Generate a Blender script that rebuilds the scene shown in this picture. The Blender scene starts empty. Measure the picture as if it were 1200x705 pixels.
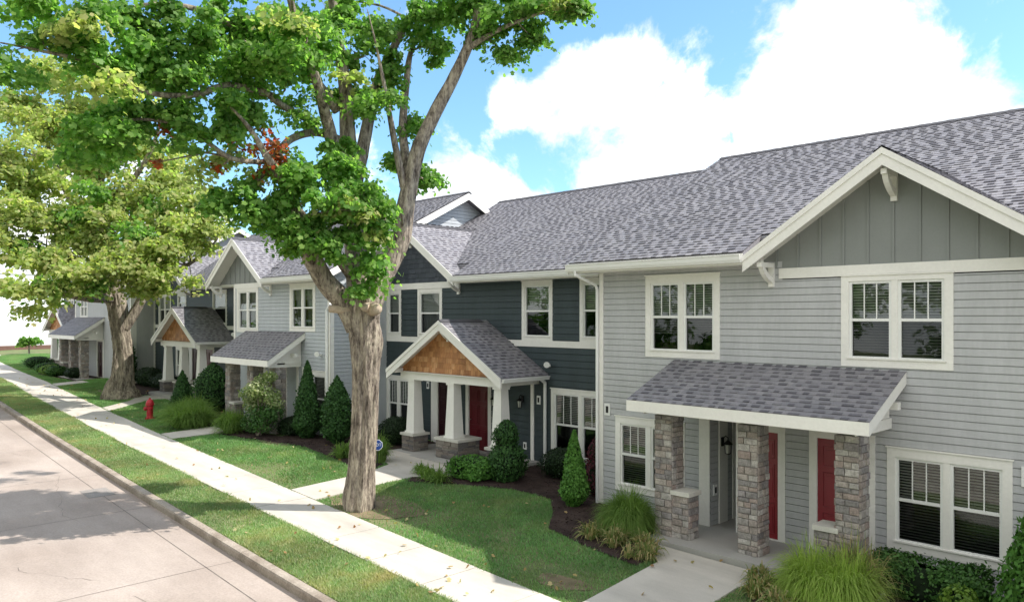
import bpy, bmesh, math, random
import numpy as np
from mathutils import Vector, Matrix, noise
R=math.radians
random.seed(7); rng=np.random.default_rng(7)
sc=bpy.context.scene
col=sc.collection

# ------------------------------------------------------------------ camera, sky, sun, exposure
FW=Vector((-0.7110460,0.7031455,0)); RT=Vector((0.7031455,0.7110460,0)); CH=4.0
cd=bpy.data.cameras.new('camera'); cam=bpy.data.objects.new('camera',cd); col.objects.link(cam)
cam.location=(0,0,CH); cam.rotation_euler=(R(90),0,math.atan2(-FW.x,FW.y))
cd.sensor_width=36; cd.lens=27.0; cd.shift_y=18.5/1200; cd.clip_end=2000; cd.clip_start=.1
sc.camera=cam
sc.view_settings.view_transform='Standard'; sc.view_settings.look='None'
sc.view_settings.gamma=1; sc.view_settings.use_curve_mapping=False
sc.view_settings.exposure=EXPOSURE=1.0
def at(px,py,Z):                       # photo pixel at depth Z (metres) -> world point
    return FW*Z+RT*((px-600)/900*Z)+Vector((0,0,CH+(371-py)/900*Z))
def pdir(px,py): return (FW+RT*((px-600)/900)+Vector((0,0,(371-py)/900))).normalized()

SUN_EL=R(48.5); SUN_AZ=math.atan2(.70,.71)       # direction towards the sun, angle from +X
sunv=Vector((math.cos(SUN_EL)*math.cos(SUN_AZ),math.cos(SUN_EL)*math.sin(SUN_AZ),math.sin(SUN_EL)))
sl=bpy.data.lights.new('sun','SUN'); sl.energy=3.7; sl.angle=R(.5); sl.color=(1,.95,.88)
so=bpy.data.objects.new('sun',sl); col.objects.link(so); so.rotation_euler=(-sunv).to_track_quat('-Z','Y').to_euler()

w=bpy.data.worlds.new('World'); sc.world=w; w.use_nodes=True
nt=w.node_tree; nt.nodes.clear()
def N(t,x,**k):
    n=t.nodes.new(x)
    for a,b in k.items(): setattr(n,a,b)
    return n
out=N(nt,'ShaderNodeOutputWorld'); bg=N(nt,'ShaderNodeBackground'); bg.inputs['Strength'].default_value=.15
sky=N(nt,'ShaderNodeTexSky'); sky.sky_type='NISHITA'; sky.sun_disc=False; sky.sun_elevation=SUN_EL
sky.sun_rotation=math.pi/2-SUN_AZ; sky.air_density=1.0; sky.dust_density=.6; sky.ozone_density=1.6
tc=N(nt,'ShaderNodeTexCoord')
def ramp_(t,fac,stops):
    mr=N(t,'ShaderNodeMapRange',data_type='FLOAT'); mr.inputs['From Min'].default_value=stops[0][0]; mr.inputs['From Max'].default_value=stops[1][0]; t.links.new(fac,mr.inputs['Value'])
    m=N(t,'ShaderNodeMix',data_type='RGBA'); t.links.new(mr.outputs[0],m.inputs[0]); m.inputs[6].default_value=(*stops[0][1],1); m.inputs[7].default_value=(*stops[1][1],1); return m.outputs[2]
def math_(t,op,a,b=None,c=None,clamp=False):
    n=N(t,'ShaderNodeMath',operation=op); n.use_clamp=clamp
    for i,v in enumerate((a,b,c)):
        if v is None: continue
        if isinstance(v,(int,float)): n.inputs[i].default_value=v
        else: t.links.new(v,n.inputs[i])
    return n.outputs[0]
nz=N(nt,'ShaderNodeTexNoise'); nz.inputs['Scale'].default_value=6.5; nz.inputs['Detail'].default_value=10; nz.inputs['Roughness'].default_value=.63; nz.inputs['Distortion'].default_value=.25
nt.links.new(tc.outputs['Generated'],nz.inputs['Vector'])
acc=math_(nt,'SUBTRACT',math_(nt,'MULTIPLY',nz.outputs[0],3.9),2.15)
# cloud banks, the last an unseen one added to brighten the house fronts: direction, angular radius, weight (negative = clear blue gap)
for px,py,rad,k in ((1010,80,.20,.50),(1060,20,.12,.40),(770,180,.20,.50),(880,190,.24,.45),(600,230,.15,.70),(690,225,.16,.65),(520,220,.12,.7),(560,210,.07,.5),(635,112,.10,1.0),(590,122,.06,.8),(745,62,.10,.8),(700,92,.08,.6),(1040,190,.22,.35),(910,55,.10,.6),(1175,130,.16,.5),
                    (560,50,.22,-.6),(658,175,.09,-1.2),(585,175,.07,-.8),(700,20,.14,-.6),(810,18,.12,-.7),(890,5,.08,-.6),(1190,20,.16,-.5),(845,92,.05,-.8),(20,10,.2,-.2),
                    (200,60,.3,-.3),(60,380,.25,1.2),(250,250,.2,-.1),(420,200,.2,-.3),(None,0,1.5,1.9)):
    d=N(nt,'ShaderNodeVectorMath',operation='DISTANCE'); nt.links.new(tc.outputs['Generated'],d.inputs[0]); d.inputs[1].default_value=pdir(px,py) if px is not None else (.25,-.9,.35)
    q=math_(nt,'SUBTRACT',1.0,math_(nt,'DIVIDE',d.outputs['Value'],rad),clamp=True)
    acc=math_(nt,'ADD',acc,math_(nt,'MULTIPLY',q,k))
mr=N(nt,'ShaderNodeMapRange'); mr.interpolation_type='SMOOTHSTEP'; mr.inputs['From Min'].default_value=-.18; mr.inputs['From Max'].default_value=.42
nt.links.new(acc,mr.inputs['Value'])
skm=N(nt,'ShaderNodeMix',data_type='RGBA',blend_type='MULTIPLY'); skm.inputs[0].default_value=1
nt.links.new(sky.outputs[0],skm.inputs[6]); skm.inputs[7].default_value=(.58,.80,.90,1)
mx=N(nt,'ShaderNodeMix',data_type='RGBA'); nt.links.new(mr.outputs[0],mx.inputs[0]); hz=N(nt,'ShaderNodeMix',data_type='RGBA'); hz.inputs[0].default_value=.03; nt.links.new(skm.outputs[2],hz.inputs[6]); hz.inputs[7].default_value=(4.6,5.3,5.6,1); nt.links.new(hz.outputs[2],mx.inputs[6]); cz=N(nt,'ShaderNodeTexNoise'); cz.inputs['Scale'].default_value=9; cz.inputs['Detail'].default_value=7; nt.links.new(tc.outputs['Generated'],cz.inputs['Vector']); nt.links.new(ramp_(nt,cz.outputs[0],[(.36,(3.9,4.1,4.35)),(.58,(6.3,6.25,6.2))]),mx.inputs[7])
nt.links.new(mx.outputs[2],bg.inputs['Color']); nt.links.new(bg.outputs[0],out.inputs[0])

# ------------------------------------------------------------------ materials
def ramp(t,fac,stops,const=False):
    r=N(t,'ShaderNodeValToRGB'); e=r.color_ramp.elements
    if const: r.color_ramp.interpolation='CONSTANT'
    while len(e)<len(stops): e.new(.5)
    for i,(p,c) in enumerate(stops): e[i].position=p; e[i].color=(*c,1)
    t.links.new(fac,r.inputs[0]); return r.outputs[0]
def newmat(name):
    m=bpy.data.materials.new(name); m.use_nodes=True; t=m.node_tree; t.nodes.clear()
    o=N(t,'ShaderNodeOutputMaterial'); return m,t,o
def tex(t,scale,detail=4,stretch=None,rough=.55):
    c=N(t,'ShaderNodeTexCoord'); n=N(t,'ShaderNodeTexNoise'); n.inputs['Scale'].default_value=scale; n.inputs['Detail'].default_value=detail; n.inputs['Roughness'].default_value=rough
    src=c.outputs['Object']
    if stretch:
        mp=N(t,'ShaderNodeMapping'); mp.inputs['Scale'].default_value=stretch; t.links.new(src,mp.inputs[0]); src=mp.outputs[0]
    t.links.new(src,n.inputs['Vector']); return n.outputs[0]
def mulc(t,a,fac_out,lo,hi):
    mr=N(t,'ShaderNodeMapRange'); mr.inputs['From Min'].default_value=.3; mr.inputs['From Max'].default_value=.7; mr.inputs['To Min'].default_value=lo; mr.inputs['To Max'].default_value=hi
    t.links.new(fac_out,mr.inputs['Value'])
    v=N(t,'ShaderNodeVectorMath',operation='SCALE')
    if isinstance(a,tuple): v.inputs[0].default_value=a
    else: t.links.new(a,v.inputs[0])
    t.links.new(mr.outputs[0],v.inputs['Scale']); return v.outputs[0]
def M(name,base=(.5,.5,.5),rough=.6,var=.08,scale=3,fine=.05,fscale=60,bump=0,bscale=80,spec=.3,island=None,metal=0,stretch=None,const=True):
    m,t,o=newmat(name); p=N(t,'ShaderNodeBsdfPrincipled'); t.links.new(p.outputs[0],o.inputs[0])
    p.inputs['Roughness'].default_value=rough; p.inputs['Specular IOR Level'].default_value=spec; p.inputs['Metallic'].default_value=metal
    c=tuple(base)
    if island:
        g=N(t,'ShaderNodeNewGeometry'); n=len(island)
        c=ramp(t,g.outputs['Random Per Island'],[(i/n,k) for i,k in enumerate(island)],const)
    c=mulc(t,c,tex(t,scale,4,stretch),1-var,1+var)
    if fine: c=mulc(t,c,tex(t,fscale,3,stretch),1-fine,1+fine)
    t.links.new(c,p.inputs['Base Color'])
    if bump:
        b=N(t,'ShaderNodeBump'); b.inputs['Strength'].default_value=bump; b.inputs['Distance'].default_value=.01
        t.links.new(tex(t,bscale,5,stretch),b.inputs['Height']); t.links.new(b.outputs[0],p.inputs['Normal'])
    return m
def leafmat(name,cols,trans=.35,rough=.5,spec=.25,scale=.5,var=.25,dry=0):
    m,t,o=newmat(name); g=N(t,'ShaderNodeNewGeometry'); n=len(cols)
    c=ramp(t,g.outputs['Random Per Island'],[(i/max(1,n-1),k) for i,k in enumerate(cols)])
    if dry:
        d=N(t,'ShaderNodeMapRange'); d.inputs['From Min'].default_value=.48; d.inputs['From Max'].default_value=.70; d.inputs['To Max'].default_value=dry; t.links.new(tex(t,.8,5,rough=.65),d.inputs['Value'])
        mx=N(t,'ShaderNodeMix',data_type='RGBA'); t.links.new(d.outputs[0],mx.inputs[0]); t.links.new(c,mx.inputs[6]); mx.inputs[7].default_value=(.36,.32,.17,1); c=mx.outputs[2]
    c=mulc(t,c,tex(t,scale,3),1-var,1+var)
    p=N(t,'ShaderNodeBsdfPrincipled'); p.inputs['Roughness'].default_value=rough; p.inputs['Specular IOR Level'].default_value=spec
    t.links.new(c,p.inputs['Base Color'])
    tr=N(t,'ShaderNodeBsdfTranslucent'); v=N(t,'ShaderNodeVectorMath',operation='MULTIPLY'); t.links.new(c,v.inputs[0]); v.inputs[1].default_value=(1.5,1.7,.85)
    t.links.new(v.outputs[0],tr.inputs['Color'])
    ms=N(t,'ShaderNodeMixShader'); ms.inputs[0].default_value=trans
    t.links.new(p.outputs[0],ms.inputs[1]); t.links.new(tr.outputs[0],ms.inputs[2]); t.links.new(ms.outputs[0],o.inputs[0])
    return m
def glassmat(name,tint,base_refl):
    m,t,o=newmat(name); tr=N(t,'ShaderNodeBsdfTransparent'); tr.inputs[0].default_value=(*tint,1)
    gl=N(t,'ShaderNodeBsdfGlossy'); gl.inputs['Roughness'].default_value=.015; gl.inputs[0].default_value=(.9,.95,.95,1)
    fr=N(t,'ShaderNodeFresnel'); fr.inputs[0].default_value=1.5
    f=math_(t,'ADD',math_(t,'MULTIPLY',fr.outputs[0],1.15),base_refl,clamp=True)
    b=N(t,'ShaderNodeBump'); b.inputs['Strength'].default_value=.05; b.inputs['Distance'].default_value=.02
    t.links.new(tex(t,1.6,2),b.inputs['Height']); t.links.new(b.outputs[0],gl.inputs['Normal'])
    ms=N(t,'ShaderNodeMixShader'); t.links.new(f,ms.inputs[0]); t.links.new(tr.outputs[0],ms.inputs[1]); t.links.new(gl.outputs[0],ms.inputs[2]); t.links.new(ms.outputs[0],o.inputs[0])
    return m
lin=lambda r,g,b: tuple(((c/255+.055)/1.055)**2.4 if c>10 else c/3294 for c in (r,g,b))
m_gray=M('light gray siding',(.44,.443,.452),.55,.07,1.6,.05,14,stretch=(1.4,1.4,.3))
m_lgray=M('blue gray siding',(.435,.46,.485),.55,.07,1.6,.05,14,stretch=(1.4,1.4,.3))
m_batten=M('gray board and batten',(.235,.247,.24),.55,.05,1.2,.03,30)
m_dark=M('dark slate siding',(.044,.060,.066),.5,.13,1.6,.07,14,stretch=(1.4,1.4,.3))
m_dshake=M('dark shake',(.05,.06,.075),.6,.1,2,.06,40,island=[(.042,.052,.066),(.055,.066,.082),(.048,.058,.072),(.062,.072,.088)])
m_trim=M('cream white trim',(.775,.755,.715),.5,.05,1.5,.03,20)
m_vinyl=M('white vinyl',(.76,.76,.74),.4,.03,2,.02,20)
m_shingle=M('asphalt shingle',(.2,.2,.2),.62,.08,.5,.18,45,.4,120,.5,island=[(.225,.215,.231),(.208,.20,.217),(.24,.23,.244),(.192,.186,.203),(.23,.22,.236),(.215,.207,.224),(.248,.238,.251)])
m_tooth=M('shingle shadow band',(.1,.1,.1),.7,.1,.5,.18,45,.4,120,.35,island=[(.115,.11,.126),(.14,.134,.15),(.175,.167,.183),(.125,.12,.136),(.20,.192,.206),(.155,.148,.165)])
m_ridge=M('ridge cap',(.07,.068,.075),.85,.1,3,.15,40)
m_cedar=M('cedar shake',(.4,.2,.07),.6,.1,2,.2,25,.3,40,island=[(.40,.185,.075),(.47,.235,.10),(.33,.15,.06),(.43,.20,.08),(.52,.28,.13)],stretch=(1,1,.25))
m_stone=M('field stone',(.3,.3,.3),.9,.25,9,.25,34,.9,35,.1,island=[(.30,.262,.235),(.25,.232,.222),(.35,.31,.28),(.275,.235,.212),(.235,.215,.212),(.38,.355,.33),(.27,.25,.235),(.30,.245,.22),(.32,.295,.27),(.22,.205,.20),(.29,.25,.23)])
m_ledge=M('ledge stone',(.2,.2,.2),.85,.15,5,.2,30,.6,35,.15,island=[(.19,.165,.15),(.15,.14,.135),(.22,.19,.165),(.13,.12,.12),(.24,.215,.19),(.17,.145,.13)])
m_mortar=M('mortar',(.27,.25,.23),.9,.1,4,.1,50)
m_cap=M('cast stone cap',(.55,.53,.48),.8,.08,4,.06,40,.2)
m_red=M('red door paint',(.22,.012,.022),.32,.04,2,.02,20,spec=.45)
m_red_shaded=M('shaded red door paint',(.11,.008,.014),.32,.04,2,.02,20,spec=.45)  # the red door paint again, with porch shade put into the colour
m_maroon=M('maroon door paint',(.035,.007,.012),.32,.04,2,.02,20,spec=.45)
m_black=M('black metal',(.012,.012,.013),.4,.1,5,.05,40)
m_lampglass=M('frosted lamp glass',(.55,.55,.5),.25,.02,5,0)
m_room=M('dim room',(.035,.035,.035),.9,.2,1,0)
m_blind=M('blind slat',(.48,.49,.47),.6,.04,3,0)
m_curtain=M('pale curtain',(.34,.36,.34),.8,.2,3,.1,12,stretch=(6,6,.3))
m_glass=glassmat('window glass',(.92,.95,.94),.035)
m_screen=glassmat('screened glass',(.46,.47,.48),.0)
m_brass=M('brushed nickel',(.5,.48,.44),.3,.05,10,0,metal=1)
m_hyd=M('hydrant red paint',(.36,.012,.02),.4,.12,8,.06,40,spec=.4)
m_plaster=M('white metal cladding',(.82,.82,.82),.5,.03,.3,.02,5)
m_plinth=M('brown brick plinth',(.16,.09,.07),.9,.1,1,.1,10)
# ground materials
def groundmat(name,c1,c2,scale,fine,fscale,rough=.95,bump=.3,stain=None):
    m,t,o=newmat(name); p=N(t,'ShaderNodeBsdfPrincipled'); t.links.new(p.outputs[0],o.inputs[0]); p.inputs['Roughness'].default_value=rough; p.inputs['Specular IOR Level'].default_value=.12
    f=tex(t,scale,6); mr=N(t,'ShaderNodeMapRange'); mr.inputs['From Min'].default_value=.35; mr.inputs['From Max'].default_value=.65; t.links.new(f,mr.inputs['Value'])
    mx=N(t,'ShaderNodeMix',data_type='RGBA'); t.links.new(mr.outputs[0],mx.inputs[0]); mx.inputs[6].default_value=(*c1,1); mx.inputs[7].default_value=(*c2,1)
    c=mulc(t,mx.outputs[2],tex(t,fscale,4,rough=.7),1-fine,1+fine)
    if stain:
        s=tex(t,stain,7,(.35,1.6,1),.65); c=mulc(t,c,s,.82,1.10)
    t.links.new(c,p.inputs['Base Color'])
    b=N(t,'ShaderNodeBump'); b.inputs['Strength'].default_value=bump; b.inputs['Distance'].default_value=.01; t.links.new(tex(t,fscale*.8,4),b.inputs['Height']); t.links.new(b.outputs[0],p.inputs['Normal'])
    return m
m_soil=groundmat('lawn soil',(.09,.13,.05),(.16,.165,.08),.9,.3,30)
m_mulch=groundmat('dark mulch',(.030,.020,.018),(.060,.042,.036),2.5,.5,28,bump=1)
m_dirt=groundmat('bare dirt',(.12,.10,.06),(.21,.165,.105),3,.25,40,bump=.6)
m_road=groundmat('road concrete',(.30,.247,.212),(.395,.335,.295),.35,.14,28,.9,.15,.5)
m_walk=groundmat('pavement concrete',(.44,.405,.355),(.50,.465,.41),.8,.08,60,.9,.15,1.2)
m_curb=groundmat('curb concrete',(.22,.18,.145),(.36,.31,.26),2.2,.25,30,.9,.4)
m_joint=groundmat('dark joint tar',(.12,.10,.09),(.20,.175,.155),3,.2,40)
m_patch=groundmat('old patch concrete',(.21,.19,.175),(.27,.245,.225),1.5,.15,40)
m_slab=groundmat('porch slab concrete',(.33,.32,.30),(.38,.365,.34),1,.06,60)
def barkmat(name,dark,mid,light):
    m,t,o=newmat(name); q=N(t,'ShaderNodeBsdfPrincipled'); t.links.new(q.outputs[0],o.inputs[0]); q.inputs['Roughness'].default_value=.95; q.inputs['Specular IOR Level'].default_value=.1
    f1=tex(t,10,6,(1,1,.20),.7); f2=tex(t,30,4,(1,1,.35),.6); f=math_(t,'ADD',math_(t,'MULTIPLY',f1,.7),math_(t,'MULTIPLY',f2,.3))
    c=ramp(t,f,[(.38,dark),(.475,mid),(.58,light)]); c=mulc(t,c,tex(t,2.2,4),.78,1.2)  # bark grain, plus furrow shade put into the colour where the bump is low
    t.links.new(c,q.inputs['Base Color']); b=N(t,'ShaderNodeBump'); b.inputs['Strength'].default_value=1; b.inputs['Distance'].default_value=.05; t.links.new(f,b.inputs['Height']); t.links.new(b.outputs[0],q.inputs['Normal']); return m
m_bark=barkmat('maple bark',(.065,.05,.042),(.215,.178,.145),(.40,.345,.27))
m_bark2=barkmat('old bark',(.06,.048,.04),(.19,.16,.125),(.34,.295,.23))
m_cutwood=M('pruned wood',(.40,.32,.24),.9,.15,8,.15,40)
m_leafg=leafmat('maple leaf green',[(.085,.195,.04),(.125,.25,.055),(.175,.315,.075),(.25,.375,.105),(.10,.215,.045)],.6)
m_leafy=leafmat('maple leaf yellow green',[(.26,.335,.10),(.34,.385,.135),(.43,.43,.18),(.22,.32,.09),(.46,.41,.21),(.16,.255,.06)],.58)
m_leafr=leafmat('maple leaf red',[(.40,.05,.02),(.52,.09,.03),(.30,.05,.03),(.26,.12,.04),(.45,.13,.04)],.45)
m_arb=leafmat('arborvitae green',[(.020,.059,.017),(.036,.096,.023),(.049,.124,.028),(.028,.074,.020)],.12,.6)
m_arbl=leafmat('bright arborvitae',[(.049,.140,.023),(.083,.206,.033),(.107,.247,.043),(.058,.148,.025)],.15,.6)
m_core=M('dark core fill',(.008,.018,.006),.95,.2,4,0)
m_box=leafmat('boxwood green',[(.030,.083,.020),(.049,.124,.026),(.074,.165,.036),(.036,.091,.021)],.15,.5)
m_box2=leafmat('dark yew green',[(.008,.02,.007),(.014,.034,.010),(.02,.045,.013)],.1,.5)
m_vari=leafmat('variegated leaf',[(.30,.33,.17),(.40,.42,.25),(.14,.22,.06),(.26,.31,.13),(.08,.14,.04)],.35)
m_lime=leafmat('light shrub leaf',[(.12,.22,.03),(.18,.28,.05),(.08,.16,.025)],.35)
m_purple=leafmat('barberry purple',[(.074,.017,.026),(.124,.026,.040),(.049,.013,.020)],.25)
m_fg=leafmat('fountain grass',[(.09,.17,.035),(.14,.23,.05),(.20,.29,.075),(.11,.20,.04)],.4,.6)
m_fgb=leafmat('bright fountain grass',[(.22,.32,.06),(.30,.40,.09),(.38,.46,.13),(.24,.34,.07)],.45,.6)
m_tuft=leafmat('day lily',[(.10,.17,.04),(.17,.22,.07),(.34,.30,.14),(.38,.28,.15),(.13,.20,.05)],.35,.6)
m_lawn=leafmat('lawn grass',[(.115,.235,.085),(.145,.275,.10),(.18,.315,.12),(.12,.245,.09),(.255,.315,.165)],.4,.6,.2,.7,.25,dry=.45)
m_park=leafmat('verge grass',[(.165,.27,.105),(.20,.31,.125),(.30,.345,.19),(.175,.285,.11),(.42,.395,.26)],.4,.6,.2,.6,.25,dry=.95)
m_litter=leafmat('fallen leaf',[(.42,.33,.14),(.30,.18,.08),(.50,.44,.24),(.25,.12,.06)],.3,.7)

# ------------------------------------------------------------------ mesh helpers
ORG={}
class Fr:                                # wall frame: s along the wall, z up, n outwards
    def __init__(f,O,S,Nn): f.O=Vector(O); f.S=Vector(S); f.N=Vector(Nn)
    def p(f,s,z,n=0): return f.O+f.S*s+f.N*n+Vector((0,0,z))
front=lambda Y: Fr((0,Y,0),(1,0,0),(0,-1,0))
right=lambda X: Fr((X,0,0),(0,1,0),(1,0,0))
left=lambda X: Fr((X,0,0),(0,1,0),(-1,0,0))
class MB:
    def __init__(s): s.v=[]; s.f=[]; s.m=[]; s.k=0
    def face(s,pts):
        b=len(s.v); s.v+=[tuple(p) for p in pts]; s.f.append(tuple(range(b,b+len(pts)))); s.m.append(s.k); return s
    def solid(s,A,B):                    # two matching loops joined to a closed solid
        b=len(s.v); n=len(A); s.v+=[tuple(p) for p in A]+[tuple(p) for p in B]
        fs=[tuple(range(b+n-1,b-1,-1)),tuple(range(b+n,b+2*n))]+[(b+i,b+(i+1)%n,b+n+(i+1)%n,b+n+i) for i in range(n)]
        s.f+=fs; s.m+=[s.k]*len(fs); return s
    def box(s,fr,s0,s1,z0,z1,n0,n1):
        return s.solid([fr.p(s0,z0,n0),fr.p(s1,z0,n0),fr.p(s1,z1,n0),fr.p(s0,z1,n0)],[fr.p(s0,z0,n1),fr.p(s1,z0,n1),fr.p(s1,z1,n1),fr.p(s0,z1,n1)])
    def cube(s,x0,x1,y0,y1,z0,z1): return s.box(Fr((0,0,0),(1,0,0),(0,1,0)),x0,x1,z0,z1,y0,y1)
    def prism(s,fr,poly,n0,n1): return s.solid([fr.p(a,b,n0) for a,b in poly],[fr.p(a,b,n1) for a,b in poly])
    def tube(s,pts,rad,seg=8,cap=True,rfun=None):
        pts=[Vector(p) for p in pts]; n=len(pts); b=len(s.v)
        u=None
        for i,p in enumerate(pts):
            d=(pts[min(i+1,n-1)]-pts[max(i-1,0)]).normalized()
            if u is None: u=d.orthogonal().normalized() if abs(d.z)<.9 else Vector((1,0,0))
            u=(u-d*u.dot(d)).normalized(); v=d.cross(u)
            for k in range(seg):
                a=2*math.pi*k/seg; r=rad[i]*(rfun(i,a,p) if rfun else 1)
                s.v.append(tuple(p+u*(math.cos(a)*r)+v*(math.sin(a)*r)))
        for i in range(n-1):
            for k in range(seg):
                s.f.append((b+i*seg+k,b+i*seg+(k+1)%seg,b+(i+1)*seg+(k+1)%seg,b+(i+1)*seg+k)); s.m.append(s.k)
        if cap:
            s.f.append(tuple(b+k for k in range(seg))[::-1]); s.f.append(tuple(b+(n-1)*seg+k for k in range(seg))); s.m+=[s.k]*2
        return s
    def lathe(s,c,prof,seg=16):
        c=Vector(c); b=len(s.v)
        for r,z in prof:
            for k in range(seg):
                a=2*math.pi*k/seg; s.v.append((c.x+r*math.cos(a),c.y+r*math.sin(a),c.z+z))
        for i in range(len(prof)-1):
            for k in range(seg): s.f.append((b+i*seg+k,b+i*seg+(k+1)%seg,b+(i+1)*seg+(k+1)%seg,b+(i+1)*seg+k)); s.m.append(s.k)
        s.f.append(tuple(b+k for k in range(seg))[::-1]); s.f.append(tuple(b+(len(prof)-1)*seg+k for k in range(seg))); s.m+=[s.k]*2
        return s
    def build(s,name,mats,parent=None,smooth=False,fix=True,org=None):
        if not s.v: return None
        O=Vector(ORG[parent]) if parent is not None else Vector(org or (0,0,0))
        me=bpy.data.meshes.new(name); me.from_pydata([(a-O.x,b-O.y,c-O.z) for a,b,c in s.v],[],s.f)
        if not isinstance(mats,(list,tuple)): mats=[mats]
        for m in mats: me.materials.append(m)
        me.polygons.foreach_set('material_index',s.m)
        if smooth: me.polygons.foreach_set('use_smooth',[True]*len(s.f))
        if fix:
            bm=bmesh.new(); bm.from_mesh(me); bmesh.ops.recalc_face_normals(bm,faces=bm.faces); bm.to_mesh(me); bm.free()
        me.update()
        o=bpy.data.objects.new(name,me); col.objects.link(o)
        if parent is not None: o.parent=parent; ORG[o]=O
        else: o.location=O; ORG[o]=O
        return o
def npmesh(name,verts,nper,mat,parent=None,org=(0,0,0),matidx=None):   # verts: (n*nper,3) separate polygons
    O=np.array(ORG[parent] if parent is not None else org,dtype=float)
    verts=np.asarray(verts,dtype=np.float32)-O.astype(np.float32); nv=len(verts); nf=nv//nper
    me=bpy.data.meshes.new(name); me.vertices.add(nv); me.vertices.foreach_set('co',verts.ravel())
    me.loops.add(nv); me.loops.foreach_set('vertex_index',np.arange(nv,dtype=np.int32))
    me.polygons.add(nf); me.polygons.foreach_set('loop_start',np.arange(0,nv,nper,dtype=np.int32))
    for m in (mat if isinstance(mat,(list,tuple)) else [mat]): me.materials.append(m)
    if matidx is not None: me.polygons.foreach_set('material_index',np.asarray(matidx,dtype=np.int32))
    me.update(calc_edges=True)
    o=bpy.data.objects.new(name,me); col.objects.link(o)
    if parent is not None: o.parent=parent
    else: o.location=O
    ORG[o]=Vector(O); return o
def thing(name,label,cat,loc,group=None):
    o=bpy.data.objects.new(name,None); o.empty_display_size=.3; col.objects.link(o); o.location=loc; ORG[o]=Vector(loc)
    o['label']=label; o['category']=cat
    if group: o['group']=group
    return o
def tag(o,label,cat,group=None):
    o['label']=label; o['category']=cat
    if group: o['group']=group
    return o
def kind(o,k,label=None):
    o['kind']=k
    if label: o['label']=label
    return o

# ------------------------------------------------------------------ terrain: heights and lines of the street
def g(X): return .022*(min(max(-X,-40),47)-19)
def swR(X): u=-X; return 8.45+.03*u+.00062*u*u if u>0 else 8.45+.03*u
def swL(X): return swR(X)-min(1.6,max(1.1,1.13+.011*-X))
def cbT(X): u=-X; return 5.85+.03*u+.00035*u*u if u>0 else 5.85+.03*u
def sm(a,b,x): t=min(1,max(0,(x-a)/(b-a))); return t*t*(3-2*t)
def hgt(X,Y):
    r=swR(X); c=cbT(X)
    if Y>=r: return g(X)-.10*(1-sm(r,r+2.5,Y))
    return g(X)-.10-.05*(1-sm(c,r-1.2,Y))
XS=[40,30,20,12]+[8-1.0*i for i in range(0,70)]+[-65,-70,-75,-80,-90,-100,-120,-160,-220,-300]
def strip(mb,fa,fb,zf,nx=XS,ny=1,up=0):
    for a,b in zip(nx[:-1],nx[1:]):
        for j in range(ny):
            P=[]
            for X,t in ((a,j/ny),(b,j/ny),(b,(j+1)/ny),(a,(j+1)/ny)):
                Y=fa(X)*(1-t)+fb(X)*t; P.append((X,Y,zf(X,Y)+up))
            mb.face(P)
    return mb
def weld(o):
    bm=bmesh.new(); bm.from_mesh(o.data); bmesh.ops.remove_doubles(bm,verts=bm.verts,dist=.0005); bmesh.ops.recalc_face_normals(bm,faces=bm.faces)
    for f in bm.faces:
        if f.normal.z<0: f.normal_flip()
    bm.to_mesh(o.data); bm.free(); return o
mb=MB(); strip(mb,cbT,swR,hgt,ny=4); strip(mb,swR,lambda X:swR(X)+2.5,hgt,ny=4); strip(mb,lambda X:swR(X)+2.5,lambda X:120,hgt,ny=3)
kind(weld(mb.build('ground',m_soil,fix=False)),'structure')
roadz=lambda X,Y:g(X)-.30
mb=MB(); strip(mb,lambda X:cbT(X)-8.2,lambda X:cbT(X)-.02,roadz)
mb.k=1
for off in (-.62,-4.3):          # long joints
    strip(mb,lambda X,o=off:cbT(X)+o-.008,lambda X,o=off:cbT(X)+o+.008,roadz,up=.004)
for X in [5-4.6*i for i in range(18)]:
    for a,b,dx in ((-8.1,-4.35,.7),(-4.25,-.05,0)):
        x=X+dx+random.uniform(-.3,.3); mb.face([(x-.006,cbT(x)+a,roadz(x,0)+.004),(x+.006,cbT(x)+a,roadz(x,0)+.004),(x+.006,cbT(x)+b,roadz(x,0)+.004),(x-.006,cbT(x)+b,roadz(x,0)+.004)])
mb.k=2
for x0,x1,a,b in ((-19.9,-20.8,-.95,-.35),):
    mb.face([(x0,cbT(x0)+a,roadz(x0,0)+.005),(x1,cbT(x1)+a,roadz(x1,0)+.005),(x1,cbT(x1)+b,roadz(x1,0)+.005),(x0,cbT(x0)+b,roadz(x0,0)+.005)])
mb.k=1
rc=random.Random(5)
for x,o,n,dx,dy in ((-9,-1.2,14,-.28,-.06),(-14,-2.2,16,-.2,-.12),(-12.5,-3.6,10,.05,.2),(-18,-1.6,18,-.25,.05),(-21,-3.0,14,-.3,-.1),(-26,-1.0,12,-.3,-.12),(-10.5,-.9,8,-.05,-.25)):
    P=[(x,cbT(x)+o)]
    for i in range(n): P.append((P[-1][0]+dx*rc.uniform(.5,1.5)+rc.uniform(-.08,.08),P[-1][1]+dy*rc.uniform(.3,1.7)+rc.uniform(-.09,.09)))
    for (a,b),(c,d) in zip(P[:-1],P[1:]):
        w_=rc.uniform(.001,.004); mb.face([(a,b-w_,roadz(a,0)+.0045),(c,d-w_,roadz(c,0)+.0045),(c,d+w_,roadz(c,0)+.0045),(a,b+w_,roadz(a,0)+.0045)])
kind(mb.build('road',[m_road,m_joint,m_patch]),'structure')
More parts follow.
